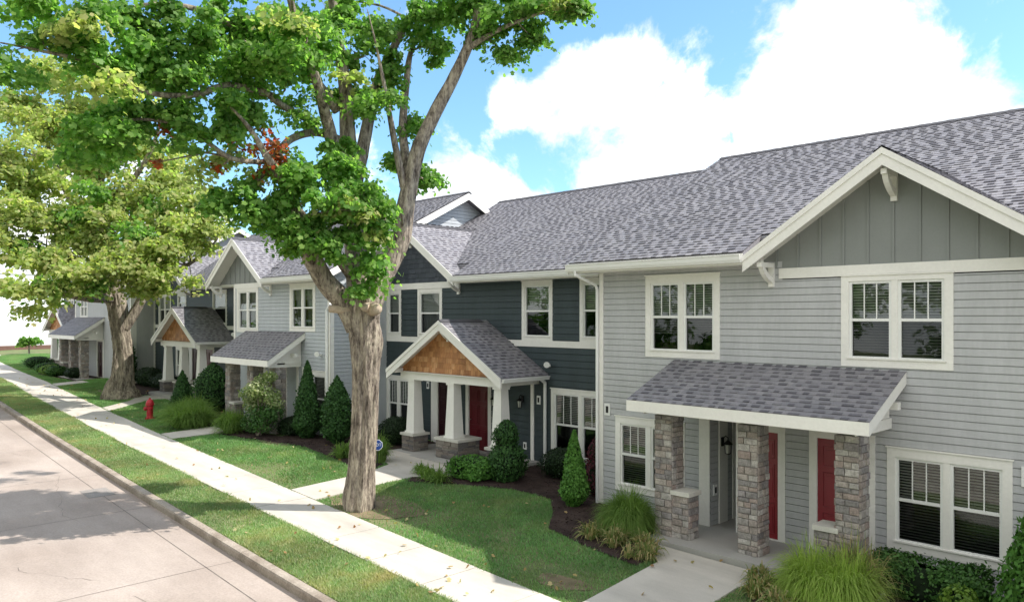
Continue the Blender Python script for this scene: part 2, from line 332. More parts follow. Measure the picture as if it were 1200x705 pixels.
# kerb stones: lengths with small gaps, rounded front edge
mb=MB(); x=10.0
while x>-95:
    L=random.uniform(2.6,3.2); xs=np.linspace(x,x-L+.012,5); A=[]
    for X in xs:
        c=cbT(X); z=g(X)-.15; A.append([(X,c+.0,z-.3),(X,c-.02,z-.30),(X,c-.035,z-.03),(X,c-.02,z+.004),(X,c+.03,z+.016),(X,c+.13,z+.018),(X,c+.15,z-.3)])
    for P,Q in zip(A[:-1],A[1:]): mb.solid(P,Q)
    x-=L
kind(mb.build('kerb',m_curb),'structure')
mb=MB(); x=10.0
while x>-95:                     # pavement slabs
    L=1.52; a,b=x-.008,x-L+.008; za=hgt(a,swR(a)-.6)+.03; zb=hgt(b,swR(b)-.6)+.03+random.uniform(-.006,.006)
    mb.solid([(a,swL(a),za-.1),(b,swL(b),zb-.1),(b,swR(b),zb-.1),(a,swR(a),za-.1)],[(a,swL(a),za),(b,swL(b),zb),(b,swR(b),zb),(a,swR(a),za)])
    x-=L
kind(mb.build('pavement',m_walk),'structure')
mb=MB(); strip(mb,lambda X:-60,lambda X:cbT(X)-8.2,lambda X,Y:g(X)-.12)
kind(weld(mb.build('far_verge',m_soil,fix=False)),'structure')
# walks from the pavement to the porches (plan polygons)
WALKS=[('RG',[(-7.5,swR(-7.5)+.02),(-6.05,swR(-6.05)+.02),(-6.1,11.0),(-5.9,11.9),(-8.55,11.9),(-7.65,11.1)],-.2),
       ('DK',[(-16.75,swR(-16.7)+.02),(-15.55,swR(-15.5)+.02),(-15.6,11.9),(-14.9,12.9),(-14.9,13.6),(-18.9,13.6),(-18.9,12.9),(-17.2,12.3),(-16.75,11.2)],-.03),
       ('LG',[(-26.5,swR(-26.5)+.02),(-25.35,swR(-25.35)+.02),(-25.1,11.6),(-25.0,12.0),(-27.2,12.0),(-26.4,11.4)],.16),
       ('FD',[(-34.3,swR(-34.3)+.02),(-33.2,swR(-33.2)+.02),(-34.2,11.3),(-35.0,12.3),(-34.8,13.2),(-36.6,13.2),(-36.6,12.4),(-35.4,11.6)],.38),
       ('FG',[(-45.4,swR(-45.4)+.02),(-44.2,swR(-44.2)+.02),(-44.4,12.6),(-45.6,12.6)],.58)]
for nm,poly,z in WALKS:
    mb=MB(); mb.solid([(x,y,hgt(x,y)-.1) for x,y in poly],[(x,y,hgt(x,y)+.035) for x,y in poly])
    kind(mb.build('front_walk',m_walk),'structure')
BEDS=[[(-7.8,10.7),(-7.9,11.3),(-8.9,11.9),(-8.4,12.4),(-8.4,13.5),(-10.85,13.5),(-10.9,15.4),(-14.9,15.4),(-14.9,12.9),(-15.6,11.85),(-15.3,11.5),(-14.3,12.2),(-13.0,12.9),(-11.8,12.9),(-11.0,12.1),(-10.3,11.2),(-9.2,10.9)],
      [(-5.6,10.6),(-3.5,10.4),(2,10.6),(2,13.5),(-4.4,13.5),(-4.4,12.0),(-5.85,12.0),(-6.0,11.2)],
      [(-16.9,11.3),(-18.5,11.6),(-21,11.9),(-23.5,11.3),(-24.95,11.0),(-24.9,12.0),(-23.1,12.2),(-23.1,13.3),(-21.8,13.3),(-21.8,15.4),(-18.95,15.4),(-18.95,12.8),(-17.3,12.2)],
      [(-26.6,11.0),(-26.6,12.2),(-27.8,12.4),(-28.7,13.3),(-28.8,15),(-31.8,15),(-31.8,13.2),(-30.5,11.8),(-28.5,10.7)],
      [(-36.7,12.5),(-36.8,15),(-42,15),(-42,13.9),(-40,13.2),(-38,12.9)],[(-45.7,12.2),(-45.9,13.8),(-51.5,13.8),(-55,13),(-53,12.2)]]
for poly in BEDS:
    mb=MB(); mb.face([(x,y,hgt(x,y)+.028) for x,y in poly]); o=mb.build('mulch_bed',m_mulch,fix=False); kind(o,'structure')
    bm=bmesh.new(); bm.from_mesh(o.data); bmesh.ops.triangulate(bm,faces=bm.faces)
    for f in bm.faces:
        if f.normal.z<0: f.normal_flip()
    bm.to_mesh(o.data); bm.free()
def blobpoly(cx,cy,rx,ry,n=22,seed=0):
    r=random.Random(seed); ph=[r.uniform(0,6.28) for _ in range(3)]
    return [(cx+rx*math.cos(a)*(1+.14*math.sin(2*a+ph[0])+.1*math.sin(3*a+ph[1])+.07*math.sin(5*a+ph[2])),cy+ry*math.sin(a)*(1+.12*math.sin(3*a+ph[1])+.1*math.sin(2*a+ph[2]))) for a in [2*math.pi*k/n for k in range(n)]]
BARE=[blobpoly(-14.3,9.75,1.35,.72,seed=1),blobpoly(-8.3,9.35,.5,.28,seed=2),blobpoly(-39.8,12.6,1.6,1.0,seed=3),blobpoly(-22.3,11.6,.7,.35,seed=4)]
for poly in BARE:
    mb=MB(); cx=sum(p[0] for p in poly)/len(poly); cy=sum(p[1] for p in poly)/len(poly)
    for a,b in zip(poly,poly[1:]+poly[:1]): mb.face([(cx,cy,hgt(cx,cy)+.016),(a[0],a[1],hgt(*a)+.014),(b[0],b[1],hgt(*b)+.014)])
    kind(weld(mb.build('bare_soil',m_dirt,fix=False)),'structure')
# ------------------------------------------------------------------ house builders
def cut(s0,s1,holes,z):
    iv=[(s0,s1)]
    for a,b,c,d in holes:
        if c<z<d:
            nv=[]
            for p,q in iv:
                if b<=p or a>=q: nv.append((p,q)); continue
                if a>p: nv.append((p,a))
                if b<q: nv.append((b,q))
            iv=nv
    return iv
def lap(mb,fr,s0,s1,z0,z1,e,holes=(),top=None,lean=.016,groove=.105):
    """lapped boards: each course leans out to its lower edge and has a shadow groove at its top"""
    z=z0
    while z<z1-1e-4:
        zb=min(z+e,z1); zg=z+e*(1-groove)
        cs=sorted({z,zb}|({zg} if zg<zb else set())|{h for q in holes for h in q[2:] if z<h<zb})
        n=lambda q:lean*(1-.6*(q-z)/e)
        for zc,zd in zip(cs[:-1],cs[1:]):
            gr=zc>=zg-1e-5
            for a,b in cut(s0,s1,holes,(zc+zd)/2):
                if top:
                    l0,h0=top(zc); l1,h1=top(zd); a0,b0,a1,b1=max(a,l0),min(b,h0),max(a,l1),min(b,h1)
                    if a0>=b0 or a1>=b1: continue
                else: a0,b0,a1,b1=a,b,a,b
                if gr:
                    mb.face([fr.p(a0,zc,n(zg)),fr.p(b0,zc,n(zg)),fr.p(b0,zc,-.012),fr.p(a0,zc,-.012)])
                    mb.face([fr.p(a0,zc,-.012),fr.p(b0,zc,-.012),fr.p(b1,zd,-.012),fr.p(a1,zd,-.012)])
                else:
                    mb.face([fr.p(a0,zc,n(zc)),fr.p(b0,zc,n(zc)),fr.p(b1,zd,n(zd)),fr.p(a1,zd,n(zd))])
                    if zc==z: mb.face([fr.p(a0,z,-.012),fr.p(b0,z,-.012),fr.p(b0,z,lean),fr.p(a0,z,lean)])
        z=zb
def tabs(mb,O,S,V,vmax,lo,hi,e=.14,w=(.2,.5),lift=(.008,.014),v0=0,tooth=None):
    """courses of tabs on a slope: O origin, S along the eave, V up the slope; lo(v), hi(v) bound each course"""
    O=Vector(O);S=Vector(S).normalized();V=Vector(V).normalized();Nn=S.cross(V)
    if Nn.z<0: Nn=-Nn
    v=v0
    while v<vmax-1e-4:
        vb=min(v+e,vmax); a0,b0,a1,b1=lo(v),hi(v),lo(vb),hi(vb)
        s=min(a0,a1)-random.random()*w[1]
        while s<max(b0,b1):
            t=s+random.uniform(*w); l=random.uniform(*lift)
            p0,q0,p1,q1=min(max(s,a0),b0),min(max(t,a0),b0),min(max(s,a1),b1),min(max(t,a1),b1)
            if q0-p0>1e-4 or q1-p1>1e-4:
                A=O+S*p0+V*v+Nn*l; B=O+S*q0+V*v+Nn*l; C_=O+S*q1+V*vb+Nn*.003; D=O+S*p1+V*vb+Nn*.003
                b=len(mb.v); mb.v+=[tuple(x) for x in (A,B,C_,D,O+S*p0+V*v,O+S*q0+V*v)]
                mb.f+=[(b,b+1,b+2,b+3),(b+4,b+5,b+1,b)]; mb.m+=[mb.k]*2
            s=t
        if tooth is not None:            # laminated tabs: short thicker pieces on the lower part of the course
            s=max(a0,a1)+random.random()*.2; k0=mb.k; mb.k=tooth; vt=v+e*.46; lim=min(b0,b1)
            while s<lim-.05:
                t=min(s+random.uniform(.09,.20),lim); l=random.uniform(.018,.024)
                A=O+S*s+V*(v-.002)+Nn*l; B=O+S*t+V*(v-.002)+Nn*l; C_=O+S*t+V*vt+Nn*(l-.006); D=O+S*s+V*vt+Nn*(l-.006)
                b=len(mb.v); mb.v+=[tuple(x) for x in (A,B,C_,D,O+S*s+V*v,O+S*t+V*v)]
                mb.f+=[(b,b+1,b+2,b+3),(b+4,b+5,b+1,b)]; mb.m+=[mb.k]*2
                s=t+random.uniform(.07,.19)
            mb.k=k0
        v=vb
def stones(mb,fr,s0,s1,z0,z1,hr=(.075,.14),wr=(.11,.26),proud=(.006,.035)):
    z=z0
    while z<z1-.02:
        zb=z+random.uniform(*hr)
        if z1-zb<.07: zb=z1
        s=s0
        while s<s1-.01:
            t=s+random.uniform(*wr)
            if s1-t<.09: t=s1
            d=random.uniform(*proud); j=.006; i=.012
            q=lambda: random.uniform(-.008,.008)
            A=[(s+j,z+j),(t-j,z+j),(t-j,zb-j),(s+j,zb-j)]; B=[(a+(i if a<(s+t)/2 else -i)+q(),b+(i if b<(z+zb)/2 else -i)+q()) for a,b in A]
            b=len(mb.v); mb.v+=[tuple(fr.p(x,y,-.01)) for x,y in A]+[tuple(fr.p(x,y,d*.75)) for x,y in A]+[tuple(fr.p(x,y,d)) for x,y in B]
            for k in range(4):
                m=(k+1)%4; mb.f+=[(b+k,b+m,b+4+m,b+4+k),(b+4+k,b+4+m,b+8+m,b+8+k)]
            mb.f.append((b+8,b+9,b+10,b+11)); mb.m+=[mb.k]*9
            s=t
        z=zb
def stone_pier(root,name,x0,x1,y0,y1,z0,z1,mat=None,ledge=False):
    mb=MB(); mb.k=1; mb.cube(x0+.008,x1-.008,y0+.008,y1-.008,z0-.1,z1); mb.k=0
    kw=dict(hr=(.05,.10),wr=(.18,.42),proud=(.004,.03)) if ledge else {}
    for fr,a,b in ((front(y0),x0,x1),(right(x1),y0,y1),(left(x0),y0,y1),(Fr((0,y1,0),(1,0,0),(0,1,0)),x0,x1)): stones(mb,fr,a,b,z0,z1,**kw)
    return mb.build(name,[mat or (m_ledge if ledge else m_stone),m_mortar],root,fix=False)
class Each:                              # every board a part of its own
    def __init__(s,name,mat,root): s.a=(name,mat,root)
    def box(s,*k): m=MB(); m.box(*k); m.build(*s.a)
    def build(s,*k): pass
def window(root,fr,s0,s1,z0,z1,ns=2,cw=.13,head=.15,sill=.13,lites=3,blind=(1,1),curtain=False,mull=.10,panel=None,rows=2):
    c=MB(); a,b,lo,hi=s0+cw,s1-cw,z0+sill,z1-head
    c.box(fr,s0,a,z0,z1,-.06,.026); c.box(fr,b,s1,z0,z1,-.06,.026); c.box(fr,a,b,hi,z1,-.06,.026); c.box(fr,a,b,z0,lo,-.06,.026)
    c.box(fr,s0-.02,s1+.02,z1,z1+.025,-.02,.045); c.box(fr,a-.03,b+.03,lo-.002,lo+.022,-.05,.048)
    wd=(b-a-mull*(ns-1))/ns; win=c
    cells=[(a+i*(wd+mull),a+i*(wd+mull)+wd) for i in range(ns)]
    for i in range(ns-1): c.box(fr,cells[i][1],cells[i+1][0],lo,hi,-.06,.020)
    W=c.build('window',m_trim,root)
    for p,q in cells:
        mid=lo+(hi-lo)*.5; f=.045; S=MB()
        S.box(fr,p,p+f,lo,hi,-.06,.004); S.box(fr,q-f,q,lo,hi,-.06,.004); S.box(fr,p+f,q-f,hi-f,hi,-.06,.004); S.box(fr,p+f,q-f,lo,lo+f,-.06,.0)
        S.box(fr,p+f,q-f,mid-.022,mid+.028,-.06,.002)
        if lites:
            for k in range(1,lites):
                x=p+f+(q-p-2*f)*k/lites; S.box(fr,x-.009,x+.009,mid+.028,hi-f,-.032,-.012)
        if rows==4:
            x=(p+q)/2; S.box(fr,x-.011,x+.011,lo+f,hi-f,-.034,-.011)
        S.build('sash',m_vinyl,W)
        P=MB(); P.face([fr.p(p+f-.01,mid,-.024),fr.p(q-f+.01,mid,-.024),fr.p(q-f+.01,hi-f+.01,-.024),fr.p(p+f-.01,hi-f+.01,-.024)]); P.build('upper_pane',m_glass,W,fix=False)
        P=MB(); P.face([fr.p(p+f-.01,lo+f-.01,-.042),fr.p(q-f+.01,lo+f-.01,-.042),fr.p(q-f+.01,mid,-.042),fr.p(p+f-.01,mid,-.042)]); P.build('lower_pane',m_screen,W,fix=False)
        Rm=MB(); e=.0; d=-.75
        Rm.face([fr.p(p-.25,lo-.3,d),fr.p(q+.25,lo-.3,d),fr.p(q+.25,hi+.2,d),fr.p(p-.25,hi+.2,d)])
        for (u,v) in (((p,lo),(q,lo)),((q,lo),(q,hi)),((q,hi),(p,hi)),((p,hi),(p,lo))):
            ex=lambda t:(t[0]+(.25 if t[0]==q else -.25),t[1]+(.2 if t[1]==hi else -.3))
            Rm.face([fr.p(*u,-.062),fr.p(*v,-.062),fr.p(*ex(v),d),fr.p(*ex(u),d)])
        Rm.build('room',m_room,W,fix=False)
        zt,zb=(hi,mid),(mid,lo); B=MB()
        for on,(h0,h1) in zip(blind,(zt,zb)):
            if not on: continue
            h1=h0+(h1-h0)*on; z=h0-.03
            while z>h1:
                B.face([fr.p(p+.012,z,-.085),fr.p(q-.012,z,-.085),fr.p(q-.012,z-.030,-.112),fr.p(p+.012,z-.030,-.112)]); z-=.047
        B.build('blind',m_blind,W,fix=False)
        if curtain:
            Cn=MB(); n=14; wdt=(q-p)
            for k in range(n):
                x0=p+wdt*k/n; x1=p+wdt*(k+1)/n
                Cn.face([fr.p(x0,lo,-.16-.03*(k%2)),fr.p(x1,lo,-.16-.03*((k+1)%2)),fr.p(x1,hi,-.16-.03*((k+1)%2)),fr.p(x0,hi,-.16-.03*(k%2))])
            Cn.build('curtain',m_curtain,W,fix=False)
    return (s0+.03,s1-.03,z0+.03,z1-.03)
def door(root,fr,s0,s1,z0,z1,mat,tl=.14,tr=.14,knob='l',dlabel=None):
    d=MB(); d.box(fr,s0,s1,z0,z1,-.06,-.02)
    w_=s1-s0; h=z1-z0
    for (a,b) in ((.12,.46),(.54,.88)):
        for (c,e) in ((.06,.34),(.40,.70),(.76,.93)):
            A=[(s0+w_*a,z0+h*c),(s0+w_*b,z0+h*c),(s0+w_*b,z0+h*e),(s0+w_*a,z0+h*e)]
            for k in range(4):
                p,q=A[k],A[(k+1)%4]; d.solid([fr.p(*p,-.019),fr.p(*q,-.019),fr.p(q[0]*.96+(s0+w_*(a+b)/2)*.04,q[1]*.98+(z0+h*(c+e)/2)*.02,-.019)],[fr.p(*p,-.008),fr.p(*q,-.008),fr.p(q[0]*.96+(s0+w_*(a+b)/2)*.04,q[1]*.98+(z0+h*(c+e)/2)*.02,-.010)])
            d.box(fr,s0+w_*(a+.05),s0+w_*(b-.05),z0+h*(c+.03),z0+h*(e-.03),-.021,-.010)
    D=d.build('door',mat,root)
    if dlabel: D['label']=dlabel
    k=MB(); x=s0+.07 if knob=='l' else s1-.07
    k.tube([fr.p(x,z0+.95,-.02),fr.p(x,z0+.95,.03)],[.012,.012],8); k.tube([fr.p(x,z0+.95,.03),fr.p(x,z0+.95,.045),fr.p(x,z0+.95,.07)],[.02,.032,.018],10)
    k.build('handle',m_brass,D,smooth=True)
    f=MB(); f.box(fr,s0-tl,s0,z0,z1+.14,-.06,.024); f.box(fr,s1,s1+tr,z0,z1+.14,-.06,.024); f.box(fr,s0,s1,z1,z1+.14,-.06,.024); f.box(fr,s0,s1,z0-.03,z0+.02,-.06,.03)
    f.build('door_frame',m_trim,root)
    return (s0-.05,s1+.05,z0-.3,z1+.08)
def lamp(root,fr,s,z,n=0):
    b=MB(); b.box(fr,s-.045,s+.045,z-.02,z+.16,n,n+.02); b.tube([fr.p(s,z+.12,n+.02),fr.p(s,z+.19,n+.07),fr.p(s,z+.16,n+.13),fr.p(s,z+.09,n+.13)],[.011]*4,8)
    b.lathe(fr.p(s,z-.17,n+.13),[(.045,0),(.055,.015),(.055,.02)],8); b.lathe(fr.p(s,z+.03,n+.13),[(.10,0),(.075,.03),(.02,.075),(.012,.09)],8)
    for k in range(4):
        a=math.pi/4+k*math.pi/2; o=Vector((.055*math.cos(a),.055*math.sin(a),0)); b.tube([fr.p(s,z-.16,n+.13)+o,fr.p(s,z+.03,n+.13)+o*1.25],[.006,.006],5)
    L=b.build('wall_lamp',m_black,root)
    q=MB(); q.lathe(fr.p(s,z-.15,n+.13),[(.04,0),(.052,.17)],10); q.build('lamp_glass',m_lampglass,L)
def outlet(root,fr,s,z,w_=.13,h=.21):
    b=MB(); b.box(fr,s-w_/2,s+w_/2,z-h/2,z+h/2,0,.035); o=b.build('wall_box',m_vinyl,root)
    c=MB(); c.box(fr,s-w_*.22,s+w_*.22,z-h*.28,z+h*.28,.035,.042); c.build('cover',m_black,o)
def bracket(root,fr,s,zt,n,size=.42,th=.10):
    """curved timber knee brace: upright on the wall, arm under the rake, curved brace between"""
    b=MB(); b.box(fr,s-th/2,s+th/2,zt-size*1.05,zt,0,.07); b.box(fr,s-th/2+.003,s+th/2-.003,zt-.09,zt-.002,.07,n)
    k=9; A=[];B=[]
    for i in range(k):
        t=i/(k-1); y=n*.93*math.sin(t*math.pi/2)**1.15; z=zt-size*.92+size*.86*(1-math.cos(t*math.pi/2))**.85
        A.append((max(.05,y),z))
    w2=.06
    for (n0,z0),(n1,z1) in zip(A[:-1],A[1:]):
        P=[fr.p(s-th/2+.006,z0,n0),fr.p(s+th/2-.006,z0,n0),fr.p(s+th/2-.006,z0+.09,n0-.035),fr.p(s-th/2+.006,z0+.09,n0-.035)]
        Q=[fr.p(s-th/2+.006,z1,n1),fr.p(s+th/2-.006,z1,n1),fr.p(s+th/2-.006,z1+.09,n1-.035),fr.p(s-th/2+.006,z1+.09,n1-.035)]
        b.solid(P,Q)
    b.build('bracket',m_trim,root)
def gable(root,Y,c,half,ze,zp,o,style,roofto,xmin=None,xmax=None,bands=True,zwall=None,brk=(1,1,1)):
    """front gable: tips at c+-half (roof edge ze) and peak zp, wall plane Y, rake at Y-o; roofto(z) = main roof Y at height z"""
    sl=(zp-ze)/half; Yf=Y-o; L=math.hypot(half,zp-ze); f=front(Yf)
    xl=c-half if xmin is None else xmin; xr=c+half if xmax is None else xmax
    zr=lambda x: zp-sl*abs(x-c)
    r=MB()
    for sg,xe in ((1,xr),(-1,xl)):
        ext=abs(xe-c); Ls=ext*L/half
        O=Vector((xe,Yf,zr(xe)+.03)); V=Vector((-sg*half,0,zp-ze)).normalized()
        hi=lambda v,xe=xe: max(.02,roofto(zr(xe)+v/L*(zp-ze))+.25-Yf)
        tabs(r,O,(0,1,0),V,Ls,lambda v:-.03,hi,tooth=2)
        k=[];r.k=0
        r.solid([(xe,Yf,zr(xe)+.025),(c,Yf,zp+.025),(c,Yf,zp-.06),(xe,Yf,zr(xe)-.06)],[(xe,roofto(zr(xe))+.3,zr(xe)+.025),(c,roofto(zp)+.3,zp+.025),(c,roofto(zp)+.3,zp-.06),(xe,roofto(zr(xe))+.3,zr(xe)-.06)])
    r.k=1
    for sg in (1,-1):
        n=14; yb=roofto(zp)
        for i in range(n):
            y0=Yf-.04+(yb-Yf)*i/n; y1=y0+(yb-Yf)/n+.03; r.face([(c,y0,zp+.062+.004*(i%2)),(c,y1,zp+.058),(c+sg*.14,y1,zp+.058-.14*sl),(c+sg*.14,y0,zp+.062-.14*sl)])
    G=r.build('gable_roof',[m_shingle,m_ridge,m_tooth],root,fix=False)
    # rake boards and soffit
    m=MB(); h=.27
    for xe in (xl,xr):
        m.prism(f,[(xe,zr(xe)+.012),(c,zp+.012),(c,zp+.012-h),(xe,zr(xe)+.012-h)],0,.035)
        m.prism(f,[(xe,zr(xe)+.028),(c,zp+.028),(c,zp-.075),(xe,zr(xe)-.075)],.035,.055)
    m.build('rake_board',m_trim,root)
    s=MB()
    for xe in (xl,xr): s.solid([(xe,Yf+.01,zr(xe)-.07),(c,Yf+.01,zp-.07),(c,Yf+.01,zp-.10),(xe,Yf+.01,zr(xe)-.10)],[(xe,Y+.05,zr(xe)-.07),(c,Y+.05,zp-.07),(c,Y+.05,zp-.10),(xe,Y+.05,zr(xe)-.10)])
    s.build('soffit',m_trim,root)
    fw=front(Y); zw=zwall if zwall else ze-.2; g_=MB()
    hw=min(half,(zp-.09-zw)/sl); a,b=max(c-hw,xl),min(c+hw,xr)
    if style=='batten':
        g_.prism(fw,[(a,zw),(b,zw),(b,zr(b)-.09),(c,zp-.09),(a,zr(a)-.09)] ,-.05,.004)
        x=c-math.floor(hw/.41)*.41-.02
        while x<b:
            if x>a+.05 and zr(x)-.1>zw+.05: g_.box(fw,x-.019,x+.019,zw,zr(x)-.105,.004,.024)
            x+=.41
        g_.build('gable_wall',m_batten,root)
    else:
        mt=m_dshake if style=='dshake' else m_cedar
        e=.16 if style=='dshake' else .155
        g_.k=1; g_.prism(fw,[(a,zw),(b,zw),(c,zp-.1)] if a==c-hw and b==c+hw else [(a,zw),(b,zw),(b,zr(b)-.1),(c,zp-.1),(a,zr(a)-.1)],-.05,.0); g_.k=0
        tabs(g_,fw.p(0,zw,.0)+Vector((0,-.002,0)),(1,0,0),(0,.004,1),zp-.1-zw,lambda v:max(a,c-(zp-.1-zw-v)/sl),lambda v:min(b,c+(zp-.1-zw-v)/sl),e=e,w=(.09,.24),lift=(.012,.026))
        # tabs() lifts along +z-facing normal; on a wall the courses face the street
        g_.build('gable_wall',[mt,m_core if style=='dshake' else mt],root,fix=False)
    if brk[0]: bracket(root,fw,c-half*.88,zr(c-half*.88)-.28,o-.04)
    if brk[1]: bracket(root,fw,c,zp-.30,o-.04,.46)
    if brk[2]: bracket(root,fw,c+half*.88,zr(c+half*.88)-.28,o-.04)
def main_roof(root,x0,x1,Ye,ze,Yr,zr,yb=None,gut=None,lover=True,rover=True,Ywall=None,gaps=()):
    s=(zr-ze)/(Yr-Ye); L=math.hypot(Yr-Ye,zr-ze); V=(0,Yr-Ye,zr-ze); r=MB(); yb=yb or 2*Yr-Ye
    segs=[]; x=x0
    for a,b in sorted(gaps):
        if a>x: segs.append((x,a,Ye))
        segs.append((max(a,x0),b,Ywall+.12)); x=b
    if x<x1: segs.append((x,x1,Ye))
    for a,b,y in segs:
        v0=math.ceil((y-Ye)*L/(Yr-Ye)/.14)*.14; z=ze+s*(y-Ye)
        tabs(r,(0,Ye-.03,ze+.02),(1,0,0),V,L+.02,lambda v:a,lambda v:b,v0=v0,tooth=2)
        r.solid([(a,y,z+.012),(b,y,z+.012),(b,y,z-.10),(a,y,z-.10)],[(a,Yr,zr+.012),(b,Yr,zr+.012),(b,Yr,zr-.10),(a,Yr,zr-.10)])
    zb=zr-s*(yb-Yr)
    r.solid([(x0,yb,zb+.012),(x1,yb,zb+.012),(x1,yb,zb-.10),(x0,yb,zb-.10)],[(x0,Yr+.002,zr+.012),(x1,Yr+.002,zr+.012),(x1,Yr+.002,zr-.10),(x0,Yr+.002,zr-.10)])
    r.k=1; n=int((x1-x0)/.3)
    for i in range(n):
        a=x0+(x1-x0)*i/n; b=a+(x1-x0)/n+.03
        for sg in (1,-1): r.face([(a,Yr,zr+.068+.004*(i%2)),(b,Yr,zr+.064),(b,Yr+sg*.15,zr+.064-.15*s),(a,Yr+sg*.15,zr+.064-.15*s)])
    r.build('roof',[m_shingle,m_ridge,m_tooth],root,fix=False)
    # eave soffit + fascia
    Yw=Ywall
    for a,b,y in segs:
        if y!=Ye: continue
        e=MB(); e.cube(a+.01,b-.01,Ye+.015,Yw+.03,ze-.20,ze-.17); e.cube(a+.005,b-.005,Ye-.015,Ye+.015,ze-.21,ze-.005)
        e.build('eave_soffit',m_trim,root)
    for (a,b) in (gut or [(x0,x1)]):
        q=MB(); pr=[(0,0),(-.03,-.02),(-.075,-.03),(-.10,-.055),(-.125,-.11),(-.13,-.125),(-.122,-.125),(-.118,-.11),(-.092,-.05),(-.07,-.022),(-.025,-.012),(0,.01)]
        pr=[(-.018,-.175),(-.085,-.175),(-.112,-.12),(-.122,-.045),(-.137,-.04),(-.137,-.026),(-.112,-.026),(-.102,-.11),(-.08,-.162),(-.018,-.162)]
        q.solid([(a,Ye+y,ze+z) for y,z in pr],[(b,Ye+y,ze+z) for y,z in pr]); q.build('gutter',m_vinyl,root)
    for on,xe,sg in ((lover,x0,-1),(rover,x1,1)):
        if not on: continue
        q=MB(); f=right(xe) if sg>0 else left(xe)
        q.prism(f,[(Ye-.02,ze-.005),(Yr,zr-.005),(Yr,zr-.24),(Ye-.02,ze-.24)],0,.03); q.prism(f,[(yb,zb-.005),(Yr,zr-.005),(Yr,zr-.24),(yb,zb-.24)],0,.03)
        q.build('rake_board',m_trim,root)
def side_top(Ye,ze,Yr,zr,off=.10):
    s=(zr-ze)/(Yr-Ye)
    return lambda z:(Ye+(z+off-ze)/s if z+off>ze else -1e3, 2*Yr-Ye-(z+off-ze)/s if z+off>ze else 1e3)
def back_and_sides(root,x0,x1,Y,Yb,z0,ze,Ye,Yr,zr,mat,rightvis=False,e=.127,board=.10):
    b=MB(); s=(zr-ze)/(Yr-Ye); zw=ze+(Y-Ye)*s-.12; zb=zw
    b.face([(x0,Yb,z0),(x1,Yb,z0),(x1,Yb,zr-s*(Yb-Yr)-.12),(x0,Yb,zr-s*(Yb-Yr)-.12)])
    for x,vis in ((x0,False),(x1,rightvis)):
        if not vis: b.face([(x,Y+.02,z0),(x,Yb,z0),(x,Yb,zr-s*(Yb-Yr)-.12),(x,Yr,zr-.12),(x,Y+.02,zw)])
        else: lap(b,right(x),Y+.02,Yb,z0,zr-.11,e,top=side_top(Ye,ze,Yr,zr,.12))
    b.build('rear_and_side_walls',mat,root,fix=False)
def lean_porch(root,Y,x0,x1,Ye,ze,zw,slab,piers,knees,pierY,dp=.38):
    """shed porch roof on stone piers"""
    s=(zw-ze)/(Y-Ye); L=math.hypot(Y-Ye,zw-ze); r=MB()
    tabs(r,(0,Ye-.02,ze+.015),(1,0,0),(0,Y-Ye,zw-ze),L+.02,lambda v:x0-.02,lambda v:x1+.02,tooth=1)
    r.solid([(x0,Ye,ze+.01),(x1,Ye,ze+.01),(x1,Ye,ze-.06),(x0,Ye,ze-.06)],[(x0,Y,zw+.01),(x1,Y,zw+.01),(x1,Y,zw-.06),(x0,Y,zw-.06)])
    P=r.build('porch_roof',[m_shingle,m_tooth],root,fix=False)
    f=MB(); f.cube(x0-.012,x1+.012,Ye-.03,Ye,ze-.19,ze+.012)
    for x,fr in ((x0,left(x0-.012)),(x1,right(x1+.012))): f.prism(fr,[(Ye,ze+.01),(Y-.01,zw+.01),(Y-.01,zw-.19),(Ye,ze-.19)],-.03,0)
    f.build('fascia',m_trim,P)
    zb=piers[0][2]; b=MB()
    b.cube(x0+.25,x1-.25,pierY+.06,pierY+dp-.06,zb,ze-.10)                         # front beam
    for x in (x0+.30,x1-.30): b.cube(x-.09,x+.09,pierY+dp-.06,Y-.03,zb+.02,ze-.08)
    b.cube(x0+.25,x1-.27,Ye+.02,Y-.03,ze-.085,ze-.065)
    for fr in (right(x1-.25),left(x0+.25)): b.prism(fr,[(Ye+.15,ze-.24),(Y-.02,ze-.24),(Y-.02,zw-.09),(Ye+.15,ze-.03)],-.02,.0)
    b.cube(x1-.24,x1+.02,Y-.42,Y-.30,ze+.10,ze+.22)
    b.build('porch_beam',m_trim,root)
    for a,c,zt in piers: stone_pier(root,'stone_pier',a,c,pierY,pierY+dp,slab,zt)
    for a,c,zk in knees:
        K=stone_pier(root,'knee_wall',a,c,pierY+.02,pierY+dp-.04,slab,zk)
        q=MB(); q.cube(a-.01,c+.05,pierY-.04,pierY+dp+.0,zk,zk+.08); q.build('cap_stone',m_cap,K)
    d=MB(); d.cube(x0+.35,x1+.05,pierY-.35,Y+1.3,slab-.35,slab+.004); d.build('porch_slab',m_slab,root)
